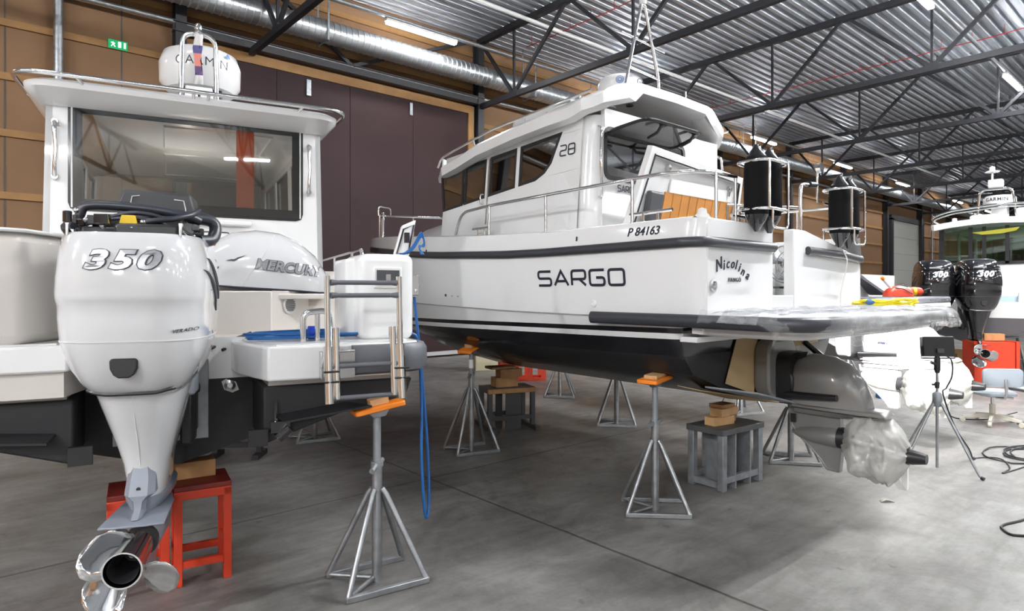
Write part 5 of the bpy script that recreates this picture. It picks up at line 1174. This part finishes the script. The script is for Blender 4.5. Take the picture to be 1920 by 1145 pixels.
# beige box and red crate in the background
b = MB(); b.box(-.30,.30,-.2,.2,0,.42); o = b.build('beige_box', mat('pale yellow card',(.62,.58,.40),.7), None, bevel=.01); o.location = (8.7,10.75,0); o.rotation_euler = (0,0,R(-20)); tag(o,'pale beige box on the floor behind the bow jack stand','box')
t = thing('bottle_crate','red plastic bottle crate on the floor behind the big white boat','crate',(8.25,9.1,0),R(-35))
for x0, x1, y0, y1 in ((-.4,.4,-.2,-.18),(-.4,.4,.18,.2),(-.4,-.38,-.2,.2),(.38,.4,-.2,.2)):
    b = MB(); b.box(x0,x1,y0,y1,0,.06); b.box(x0,x1,y0,y1,.27,.33); b.build('rim', RED, t)
for x in (-.39,-.13,.13,.39):
    for y in (-.19,.19): b = MB(); b.box(x-.05,x+.05,y-.012,y+.012,0,.33); b.build('post', RED, t)
b = MB(); b.box(-.4,.4,-.2,.2,0,.02); b.build('bottom', RED, t)
# work lamp on its tripod
t = thing('work_lamp','black floodlight on a silver tripod seen from behind, right of the stern drive','work lamp',(7.06,1.903,0),0)
for fx, fy in ((.29,.39),(-.25,.22),(.67,-.13),(-.10,-.38)):
    b = MB(); d = Vector((fx,fy,0)); b.tube([(fx*.06,fy*.06,.66),(fx*.84,fy*.84,.10),(fx*.93,fy*.93,.035),(fx,fy,.012)] if fx == .67 or (fx,fy) == (-.10,-.38) else [(fx*.06,fy*.06,.66),(fx,fy,.012)],.012,8); lg = b.build('leg', GALV, t)
    b = MB(); b.tube([(fx*.97,fy*.97,.02),(fx*1.03,fy*1.03,.014)],.017,8); b.build('rubber_foot', BLK, lg)
b = MB(); b.tube([(0,0,.02),(0,0,.95)],.013,10); b.build('centre_pole', GALV, t)
b = MB(); b.lathe([(.03,0),(.042,.03),(.042,.12),(.026,.14)], Matrix.Translation((0,0,.60)),14); b.build('collar', GALD, t)
b = MB(); b.lathe([(.02,0),(.022,.05),(.018,.06)], Matrix.Translation((0,0,.775)),12); b.tube([(0,0,.81),(-.04,.03,.81)],.012,8); b.build('clamp', BLK, t)
b = MB(); b.lathe([(.02,0),(.028,.03),(.028,.14),(.02,.16)], Matrix.Translation((0,0,.92)),12); b.tube([(-.01,.0,1.0),(-.05,.04,1.02)],.014,8); b.build('clamp', BLK, t)
dirv = Vector((.60,.62,-.10)).normalized(); HL = Vector((0,0,1.17))
Mh = Matrix.Translation(HL) @ dirv.to_track_quat('Y','Z').to_matrix().to_4x4()
b = MB(Mh); b.prism(rrect(-.145,.145,-.095,.095,.015,3),-.03,.03,'y'); b.build('lamp_body', BLK, t, bevel=.006)
b = MB(Mh); b.box(-.13,.13,.031,.034,-.08,.08); b.build('lamp_glass', emit('lit flood glass',(1,.98,.95),60), t, smooth=0)
b = MB(Mh); b.tube([(-.15,0,0),(-.155,0,-.11),(.155,0,-.11),(.15,0,0)],.008,6); b.box(-.03,.03,-.055,-.03,-.06,-.02); b.build('lamp_bracket', DKGR, t)
fd = bpy.data.lights.new('flood','AREA'); fd.shape = 'RECTANGLE'; fd.size = .24; fd.size_y = .15; fd.energy = FLOOD_W; fd.color = (1,.98,.94); fd.spread = R(130)
fo = bpy.data.objects.new('flood', fd); COL.objects.link(fo); fo.matrix_world = Matrix.Translation(HL+Vector((7.06,1.903,0))+dirv*.045) @ (-dirv).to_track_quat('Z','Y').to_matrix().to_4x4(); 
b = MB(); b.tube(smoothpath([(7.06,1.87,1.1),(7.10,1.80,1.05),(7.13,1.80,.9),(7.11,1.84,.78),(7.08,1.86,.72),(7.22,1.80,.4),(7.45,1.74,.16),(7.62,1.75,.03),(7.79,1.77,.008),(7.95,1.68,.008),(7.93,1.57,.008),(7.6,1.45,.008),(7.35,1.46,.008),(7.6,1.40,.008),(8.2,1.3,.008)],6),.007,6)
tag(b.build('power_cable', CAB),'black cable running down the work lamp tripod onto the floor','cable')
b = MB(); pts = []
for k in range(70): a = k*.33; r = .38+.10*math.sin(k*.21); pts.append((8.25+k*.004+r*math.cos(a)*1.0, 1.55-k*.003+r*math.sin(a)*.55, .009+.004*(k % 5)*.5))
b.tube(pts,.008,6); tag(b.build('power_cable', CAB),'black cable lying in loops on the floor right of the work lamp','cable')
b = MB(); b.tube(smoothpath([(6.6,.95,.008),(6.0,1.05,.008),(5.72,1.13,.008),(5.6,1.10,.008),(5.55,1.02,.008),(5.8,.85,.008),(6.4,.7,.008)],7),.009,6); tag(b.build('power_cable', CAB),'black cable loop on the floor at the right edge near the camera','cable')
b = MB(); b.tube(smoothpath([(11.2,2.95,.5),(10.9,2.95,.2),(10.6,2.9,.02),(10.2,2.6,.008),(10.05,2.45,.008),(10.3,2.2,.008),(10.9,2.0,.05)],6),.008,6); tag(b.build('power_cable', CAB),'thin dark cable on the floor behind the grey office chair','cable')
# office chair
t = thing('office_chair','light grey office chair on a beige five-star base at right','chair',(10.06,2.10,0),R(-48.7))
for k in range(5):
    a = R(20+72*k); c, s_ = math.cos(a), math.sin(a)
    b = MB(); b.loft([[(c*r-s_*w_,s_*r+c*w_,z) for w_, z in ((-h,z0),(h,z0),(h*.8,z1),(-h*.8,z1))] for r, h, z0, z1 in ((.03,.03,.07,.13),(.32,.018,.06,.085))]); lg = b.build('leg', BEIGE, t, smooth=0)
    b = MB(); b.tube([(c*.32-s_*.02,s_*.32+c*.02,.03),(c*.32+s_*.02,s_*.32-c*.02,.03)],.03,12); b.build('castor', BEIGE, lg)
b = MB(); b.tube([(0,0,.07),(0,0,.25)],.034,14); b.build('column', BEIGE, t)
b = MB(); b.tube([(0,0,.25),(0,0,.36)],.02,12); b.box(-.09,.09,-.09,.09,.345,.365); b.tube([(.05,0,.35),(.22,-.05,.33)],.012,8); b.build('mechanism', STS, t)
b = MB(); b.loft([sell(w_,-d_,d_,z,3.0,32) for z, w_, d_ in ((.365,.20,.19),(.375,.23,.22),(.405,.235,.225),(.425,.21,.20))]); b.build('seat', GREYF, t, smooth=60)
b = MB(); b.tube([(0,-.08,.34),(0,-.26,.36),(0,-.285,.42),(0,-.27,.60)],.016,10); b.build('back_post', STS, t)
b = MB(); rr = []
for d_, sc in ((-.015,.96),(.0,1.0),(.02,1.0),(.035,.94)):
    rr.append([(x*sc, -.235+d_+.35*(x*x), .61+(z)*sc) for x, z in rrect(-.235,.235,-.115,.115,.06,5)])
b.loft(rr); b.build('backrest', GREYF, t, smooth=60)
# tablet on a small stand at the right edge
t = thing('tablet_tray','dark tray with white paper on a post at the right edge','tray',(10.30,1.72,0),R(-40))
b = MB(); b.box(-.2,.2,-.16,.16,.43,.46); b.build('tray', DKGR, t, bevel=.006); b = MB(); b.box(-.16,.17,-.13,.13,.461,.466); b.build('paper', WHT, t); b = MB(); b.tube([(0,0,.02),(0,0,.43)],.02,10); b.build('post', DKGR, t); b = MB(); b.lathe([(.17,0),(.17,.015),(.03,.03)],None,20); b.build('base', DKGR, t)
# scraps on the floor
b = MB(); b.loft([[(0,0,0.004),(.05,.02,.02),(.11,.0,.006)],[(.01,.05,.004),(.06,.06,.012),(.10,.05,.004)]], closed=False); o = b.build('paper_scrap', BEIGE, None, solid=.003); o.location = (5.62,1.90,.0); o.rotation_euler = (0,0,R(-40)); tag(o,'small crumpled paper scrap on the floor below the stern drive','scrap')
# ================================================================ BOATS AND THINGS FARTHER RIGHT
def loft_hull(par, LV, ys, splits):
    """generic hull from levels; splits = [(first level, last level, name, material)]"""
    def pt(i, y):
        W, a, f, zt_ = LV[i]; yy = min(y, f); return (max(.012, W*shp(yy/f)), yy, lerp(zt_, yy))
    for i0, i1, nm, m in splits:
        b = MB(); rr = []
        for y in ys:
            P = [pt(i,y) for i in range(i0,i1+1)]; rr.append([(-p[0],p[1],p[2]) for p in reversed(P)]+P)
        b.loft(rr, closed=False); n_ = i1-i0+1; q = rr[0]
        b.add([q[n_-1-i] for i in range(n_)]+[q[n_+i] for i in range(n_)], [(i,i+1,i+n_+1,i+n_) for i in range(n_-1)])
        b.build(nm, m, par, smooth=28)
    return pt
# boat with grey platform behind the big white boat
C = thing('platform_boat','white boat with grey rubber platform and white drive legs, behind the big white boat','boat',(8.25,3.02,0))
ys = [0,.4,1,1.6,2.2,2.8,3.4,4,4.5,5,5.4,5.7,6,6.2,6.4]
ptc = loft_hull(C, [(.03,0,6,[(0,.86),(4,.9),(6,1.4)]),(1.0,0,6.1,[(0,1.15),(4,1.2),(6,1.5)]),(1.08,0,6.1,[(0,1.3),(6,1.55)]),(1.15,0,6.4,[(0,1.9),(6.4,2.3)])], ys, [(0,2,'hull_bottom',DKGR),(2,3,'hull_side',GEL)])
b = MB(); b.loft([[(-ptc(3,y)[0],y,ptc(3,y)[2]-.12),(ptc(3,y)[0],y,ptc(3,y)[2]-.12)] for y in ys[:-1]], closed=False); b.build('deck', GELG, C)
pc = [(-1.10,.05),(-1.12,-.45)]+[(-1.12+.25-.25*math.cos(t),-.45-.25*math.sin(t)) for t in [math.pi/2*k/6 for k in range(1,7)]]+[(1.15-.3+.3*math.sin(t),-.40-.30*math.cos(t)) for t in [math.pi/2*k/6 for k in range(1,7)]]+[(1.13,.05)]
b = MB(); b.prism(pc,1.50,1.56); b.build('platform', GEL, C, bevel=.01)
b = MB(); b.prism(pc,1.56,1.63); b.build('platform_strake', RUBG, C, bevel=.02)
for k in range(7):
    x = .1+.13*k; b = MB(); b.lathe([(.010,0),(.010,.004)], Matrix.Translation((x,-.70,1.595)) @ Matrix.Rotation(R(90),4,'X'),8); b.build('rivet', STS, C)
b = MB(); b.box(-.95,.30,.25,.32,1.60,2.10); b.build('engine_box', GBLK, C, bevel=.03)
b = MB(); b.box(-.98,.95,1.6,1.75,1.75,2.13); b.build('coaming', GEL, C, bevel=.04)
b = MB(); b.box(.15,1.05,.9,1.5,1.7,1.98); b.build('aft_seat', GEL, C, bevel=.05)
b = MB(); b.bar((-.62,.2,2.12),(.22,-.12,1.66),.22,.03); b.build('windscreen_panel', RUBG, C)
for a_, c_ in (((-.55,.1,2.05),(.55,.1,1.72)),((-.35,.0,2.0),(.15,.0,1.84))):
    b = MB(); b.tube([a_,c_],.014,8); b.build('gas_strut', STS, C)
b = MB(); b.tube(fillet([(-.60,.62,2.32),(-.16,.62,2.34),(-.13,.62,2.30),(-.13,.62,1.95)],.05,4),.018,8); b.tube([(-.70,.6,2.25),(-.05,.6,2.27)],.018,8); b.tube([(-.50,.6,2.14),(-.14,.6,2.15)],.016,8); b.build('boarding_rail', CHR, C)
b = MB(); b.tube(fillet([(-.62,.55,2.0),(1.02,1.0,2.02),(1.05,1.0,1.80)],.08,5),.016,8); b.tube(fillet([(.55,.7,1.78),(.56,.7,1.88),(1.0,.7,1.90),(1.0,.7,1.75)],.05,4),.014,8); b.build('side_rail', STS, C)
b = MB(); b.lathe([(.10,0),(.10,.012),(.03,.02)], Matrix.Translation((.30,1.5,2.21)),20); b.tube([(.30,1.5,1.95),(.30,1.5,2.21)],.02,8); b.build('antenna', WHT, C)
# the white drive legs: copies of the stern drive of the big white boat
DR = ['drive_shield','gimbal','trim_ram','trim_pipe','drive_cowl','cavitation_plate','exhaust_plate','drive_leg','drive_ring','propeller_cone','propeller','propeller_bag','bag_strap']
PAINTW = mat('white drive paint',(.86,.86,.85),.25,coat=.5)
for dx in (-.46,.40):
    for ch in list(S.children):
        if ch.name.split('.')[0] in DR:
            c = ch.copy(); COL.objects.link(c); c.parent = C; c.location = (dx,-.22,.13)
            if ch.active_material is GREYP: c.material_slots[0].link = 'OBJECT'; c.material_slots[0].material = PAINTW
    b = MB(); b.box(dx-.14,dx-.139,-.66,-.46,1.10,1.16) if False else None
    text_mb('merc', .05, lambda x,z,d,dx=dx: Vector((dx-.152-d, -.45-x, 1.12+z)), shear=.3, extrude=.002, align='CENTER', bold=.002).build('maker_lettering', INK, C, smooth=0)
# things lying on the grey platform and on the plastic sheet
t = thing('fire_extinguisher','red fire extinguisher lying on the grey platform behind the big white boat','extinguisher',(8.62,2.62,1.69),R(-49))
b = MB(); b.lathe([(0,-.16),(.03,-.16),(.052,-.14),(.055,-.10),(.055,.10),(.045,.14),(.02,.16),(0,.16)], Matrix.Rotation(R(90),4,'Y'),20); o = b.build('cylinder', RED, t)
b = MB(); b.lathe([(.0558,-.06),(.0558,.0)], Matrix.Rotation(R(90),4,'Y'),20); b.build('paper_label', WHT, o); b = MB(); b.lathe([(.0558,.04),(.0558,.075)], Matrix.Rotation(R(90),4,'Y'),20); b.build('paper_label', YEL, o)
b = MB(); b.box(.16,.20,-.02,.02,-.02,.02); b.tube([(.18,0,.02),(.24,0,.04)],.008,6); b.build('valve', BLK, t)
t = thing('red_canister','red plastic canister with spout on the grey platform, left of the yellow cable','canister',(8.05,2.55,1.635),R(-30))
b = MB(); b.loft([[(x*s_,y*s_,z) for x,y in rrect(-.17,.17,-.07,.07,.05,4)] for z, s_ in ((0,1),(.05,.95),(.085,.75),(.115,.35),(.125,.12))]); b.build('body', RED, t, smooth=50)
b = MB(); b.tube([(-.08,0,.08),(-.19,0,.19)],.016,10); b.build('spout', WHT, t); b = MB(); b.tube([(-.19,0,.19),(-.215,0,.215)],.019,10); b.build('cap', ORG, t); b = MB(); b.tube([(-.08,-.04,.10),(.0,-.065,.09),(.12,-.08,.03)],.006,6); b.build('hose', DKGR, t)
random.seed(2); b = MB(); pts = []
for k in range(64):
    a = k*.40; q_ = 1+.16*math.sin(k*.23)+.05*math.sin(k*1.9); pts.append((6.30+.25*q_*math.cos(a)*.751+.07*q_*math.sin(a)*.66, 2.10-.25*q_*math.cos(a)*.66+.07*q_*math.sin(a)*.75, 1.572+.0008*k+.010*math.sin(k*1.7)+.012*math.sin(k*.31)))
b.tube(pts,.010,6); tag(b.build('yellow_cable', YEL),'coiled yellow cable lying on the plastic covered platform','cable')
b = MB(); b.tube([(6.02,2.10,1.60),(6.10,2.16,1.60),(6.20,2.22,1.60)],[.012,.028,.02],10); tag(b.build('hand_brush', BLUE),'blue plastic brush handle lying left of the coiled yellow cable','handle')
b = MB(); b.lathe([(.05,0),(.055,.1),(.045,.14),(.0,.15)],None,16); o = b.build('clear_bottle', GLS, None); o.location = (8.35,2.6,1.64); tag(o,'clear plastic bottle beside the red canister','bottle')
# far right boat with two black outboards
D = thing('window_boat','white boat with wide green tinted aft window at the right edge, with twin black outboards','boat',(14.55,3.42,0),R(-90))
ysd = [0,.5,1,2,3,4,4.6,5.2,5.8,6.2,6.6,7,7.3,7.6]
ptd = loft_hull(D, [(.03,0,7.0,[(0,.72),(4.5,.75),(7,1.3)]),(.65,0,7.0,[(0,.90),(4.5,.95),(7,1.35)]),(1.18,0,7.1,[(0,1.10),(4,1.15),(7,1.45)]),(1.22,0,7.1,[(0,1.20),(7,1.5)]),(1.32,0,7.6,[(0,1.50),(1.9,1.52),(2.2,1.95),(7.6,2.25)])], ysd, [(0,3,'hull_bottom',mat('grey antifouling',(.10,.10,.11),.7)),(3,4,'hull_side',GEL)])
b = MB(); b.loft([[(-ptd(4,y)[0],y,ptd(4,y)[2]-.02),(ptd(4,y)[0],y,ptd(4,y)[2]-.02)] for y in ysd[:-1]], closed=False); b.build('deck', GELG, D)
b = MB(); b.box(-1.05,1.05,2.2,2.24,1.45,2.30); b.box(-1.05,-1.02,2.2,2.24,2.3,3.05); b.box(1.02,1.05,2.2,2.24,2.3,3.05)
for sg in (-1,1): b.box(min(sg*1.05,sg*1.01),max(sg*1.05,sg*1.01),2.2,5.2,1.45,2.3); b.box(min(sg*1.05,sg*1.01),max(sg*1.05,sg*1.01),5.1,5.2,2.3,3.05); b.box(min(sg*1.05,sg*1.01),max(sg*1.05,sg*1.01),3.6,3.7,2.3,3.05)
b.box(-1.05,1.05,5.16,5.2,1.45,2.3); b.build('cabin', GEL, D, smooth=0)
b = MB(); b.box(-1.02,1.02,2.19,2.20,2.30,3.06); aw = b.build('aft_window', GLSG, D, smooth=0)
for x0, x1 in ((-1.05,-.95),(-.50,-.42),(-.25,-.18),(.15,.22),(.95,1.05)):
    b = MB(); b.box(x0,x1,2.17,2.19,2.28,3.08); b.build('window_post', BLK, aw, smooth=0)
b = MB(); b.box(-1.05,1.05,2.17,2.19,2.26,2.33); b.build('window_post', BLK, aw, smooth=0)
for sg in (-1,1):
    for y0, y1 in ((2.25,3.6),(3.7,5.1)): b = MB(); b.box(sg*1.03-.004,sg*1.03+.004,y0,y1,2.3,3.05); b.build('side_window', GLSG, D, smooth=0)
b = MB(); b.box(-.95,.95,5.15,5.17,2.32,3.0); b.build('windscreen', GLSG, D, smooth=0)
b = MB(); b.loft([[(x*W,y,zz+.09*(1-x*x)) for x in [-1+.1*k for k in range(21)]]+[(x*W*.99,y,zz-.11+.09*(1-x*x)) for x in [1-.1*k for k in range(21)]] for y, W, zz in ((1.75,1.04,3.13),(1.82,1.11,3.15),(3.5,1.12,3.15),(5.4,1.08,3.1),(5.6,.95,3.08))]); b.build('roof', GEL, D, smooth=30)
b = MB(); b.box(-.45,.05,2.0,3.0,3.22,3.33); b.box(.35,1.0,2.0,3.2,3.22,3.42); b.build('roof_hatch', GEL, D, bevel=.05)
b = MB(); b.lathe([(.0,.10),(.04,.09),(.05,.06),(.05,0)], Matrix.Translation((-.70,1.95,3.19)),14); b.build('roof_light', WHT, D)
for dy, dz, r in ((0,0,.022),(.10,-.05,.018)):
    b = MB(); b.tube(fillet([(-1.10,2.6+dy,3.18),(-1.10,1.72+dy,3.30+dz),(-.75,1.72+dy,3.42+dz),(.2,1.72+dy,3.50+dz),(.9,1.72+dy,3.46+dz),(1.10,1.72+dy,3.3+dz),(1.10,2.6+dy,3.18)],.22,6),r,10); b.build('roof_rail', CHR, D)
b = MB(); b.prism([(-.42,2.96),(.40,3.03),(.34,2.96),(.1,2.915),(-.25,2.91)],2.12,2.16,'y'); b.build('yellow_pad', mat('yellow foam',(.75,.70,.08),.6), D)
b = MB(); b.box(-.14,.14,2.35,2.6,3.2,3.52); b.build('radar_base', GEL, D, bevel=.02)
b = MB(); b.lathe([(0,0),(.27,0),(.30,.04),(.29,.16),(.25,.22),(.1,.24),(0,.24)], Matrix.Translation((0,2.45,3.52)),32); o = b.build('radar_dome', GEL, D)
b = MB(); b.lathe([(.282,0),(.302,.04),(.302,.045)], Matrix.Translation((0,2.45,3.515)),32); b.build('radar_band', DKGR, o)
text_mb('GARMIN', .105, lambda x,y,d: Vector(((.298+d)*math.sin(x/.298), 2.45-(.298+d)*math.cos(x/.298), 3.615+y)), space=1.1, bold=.001).build('radar_lettering', INK, o, smooth=0)
b = MB(); b.tube(fillet([(-.33,2.12,3.25),(-.28,2.12,3.86),(.28,2.12,3.86),(.36,2.12,3.25)],.12,6),.026,10); o = b.build('mast_hoop', CHR, D)
b = MB(); b.box(-.13,.13,2.05,2.2,3.88,4.06); b.build('mast_lamp', WHT, o, bevel=.03)
b = MB(); b.tube([(-.06,2.12,4.06),(-.06,2.12,4.25)],.02,8); b.lathe([(.03,0),(.13,.02),(.13,.035),(.05,.06),(.05,.13),(0,.15)], Matrix.Translation((-.06,2.12,4.20)),20); b.build('mast_antenna', WHT, o)
for x, z in ((-1.0,1.55),(.85,1.58)):
    b = MB(); b.box(x-.12,x+.12,.15,.45,1.48,z+.12); b.build('deck_locker', GEL, D, bevel=.03)
b = MB(); b.box(.02,1.0,.3,.9,1.48,1.62); b.build('well_cover', mat('pale blue film',(.45,.58,.70),.4), D, bevel=.02)
# people-sized seats inside
for x in (.05,.30):
    b = MB(); b.box(x-.12,x+.12,3.4,3.55,1.8,2.52); b.build('helm_seat', mat('dark red seat',(.16,.04,.04),.6), D, bevel=.06, seg=3)
ECOWL = mat('black engine paint',(.006,.006,.008),.08,coat=1)
outboard((14.18,3.96,.12), R(-62), 'black 300 outboard motor, left one of the pair at right', ECOWL, ECOWL, '300', True)
outboard((14.18,3.28,.12), R(-62), 'black 300 outboard motor, right one of the pair at right', ECOWL, ECOWL, '300', True)
# things standing under and around it
t = thing('red_trestle','red steel box trestle under the far right boat, behind the grey chair','trestle',(14.15,2.98,0),R(-50))
b = MB(); b.box(-.33,.30,-.18,.18,.03,.78); b.build('panel', RED, t, smooth=0)
for x in (-.34,.34): b = MB(); b.box(x-.03,x+.03,-.20,.20,0,.80); b.build('leg', RED, t, bevel=.005)
block(14.3,3.0,.80,.34,.2,.12,R(-50),'timber blocks on the red box trestle under the far right boat')
b = MB(); b.box(-.05,.05,-.05,.05,0,.80); o = b.build('red_post', RED, None, bevel=.01); o.location = (15.7,2.35,0); tag(o,'red post at the right edge behind the grey chair','post')
t = thing('pallet','pale wooden pallet on the floor behind the work lamp','pallet',(18.4,4.55,0),R(20))
for k in range(5): b = MB(); b.box(-.6+.27*k,-.6+.27*k+.12,-.5,.5,.22,.245); b.build('board', WOODP, t)
for y in (-.45,0,.45): b = MB(); b.box(-.6,.6,y-.05,y+.05,.0,.22); b.build('bearer', WOODP, t)
t = thing('shopping_bag','white and green woven bag standing on the floor behind the work lamp','bag',(12.44,3.51,0),R(-49))
b = MB(); b.loft([[(x*s_,y*s_+.01*math.sin(x*30),z) for x,y in rrect(-.24,.24,-.10,.10,.03,3)] for z, s_ in ((0,.92),(.1,1.0),(.25,1.0),(.36,.97))], caps=False)
def bag_mat():
    m = bpy.data.materials.new('green printed bag'); m.use_nodes = True; nt = m.node_tree; tc = nt.nodes.new('ShaderNodeTexCoord'); wv = nt.nodes.new('ShaderNodeTexWave'); wv.inputs['Scale'].default_value = 1.6; wv.inputs['Distortion'].default_value = 6
    nt.links.new(tc.outputs['Object'], wv.inputs[0]); r = nt.nodes.new('ShaderNodeValToRGB'); r.color_ramp.elements[0].color = (.12,.55,.16,1); r.color_ramp.elements[0].position = .35; r.color_ramp.elements[1].color = (.80,.85,.78,1); r.color_ramp.elements[1].position = .5
    nt.links.new(wv.outputs[0], r.inputs[0]); nt.links.new(r.outputs[0], nt.nodes['Principled BSDF'].inputs['Base Color']); return m
b.build('bag_body', bag_mat(), t, solid=.004)
for y in (-.1,.1): b = MB(); b.tube(fillet([(-.1,y,.34),(-.09,y,.46),(.09,y,.46),(.1,y,.34)],.05,4),.008,6); b.build('handle', GELG, t)
t = thing('tool_bench','low dark bench with boots on it behind the work lamp','bench',(12.75,4.0,0),R(-45))
b = MB(); b.box(-.45,.45,-.2,.2,.46,.52); b.build('top', DKGR, t, bevel=.006)
for x in (-.4,.4):
    for y in (-.16,.16): b = MB(); b.box(x-.02,x+.02,y-.02,y+.02,0,.46); b.build('leg', DKGR, t)
for k in range(3):
    s = thing('work_boot',('left','middle','right')[k]+' dark boot on the low bench behind the work lamp','boot',(12.75-.2*.7+.2*k*.7,4.0+.2*.7-.2*k*.7,.52),R(40),'boots on the low bench')
    b = MB(); b.loft([[(x*w_,y,z0+(h_-z0)*zz) for x,zz in ((-1,0),(1,0),(1,.7),(.5,1),(-.5,1),(-1,.7))] for y, w_, z0, h_ in ((-.13,.03,.0,.18),(-.06,.042,.0,.18),(.0,.042,.0,.11),(.08,.045,.0,.075),(.14,.03,.0,.05))]); b.build('upper', BLK, s, smooth=60); b = MB(); b.box(-.042,.042,-.13,.13,-.0,.02); b.build('sole', DKGR, s, bevel=.008)
t = thing('folding_trestle','pale grey steel frame on the floor under the far right boat','frame',(16.2,3.3,0),R(-60))
b = MB(); b.tube([(-.5,0,.02),(-.35,0,.75),(.35,0,.75),(.5,0,.02)],.03,8); b.tube([(-.45,0,.30),(.45,0,.30)],.025,8); b.build('frame_tube', GALV, t)
b = MB(); b.tube([(-.5,.4,.02),(-.35,0,.75)],.03,8); b.tube([(.5,.4,.02),(.35,0,.75)],.03,8); b.build('frame_leg', GALV, t)
b = MB(); b.tube([(11.05,3.72,.03),(11.15,3.80,.03)],[.05,.06],12); tag(b.build('blue_glove', BLUE),'small dark blue thing on the floor by the wrapped propellers','glove')
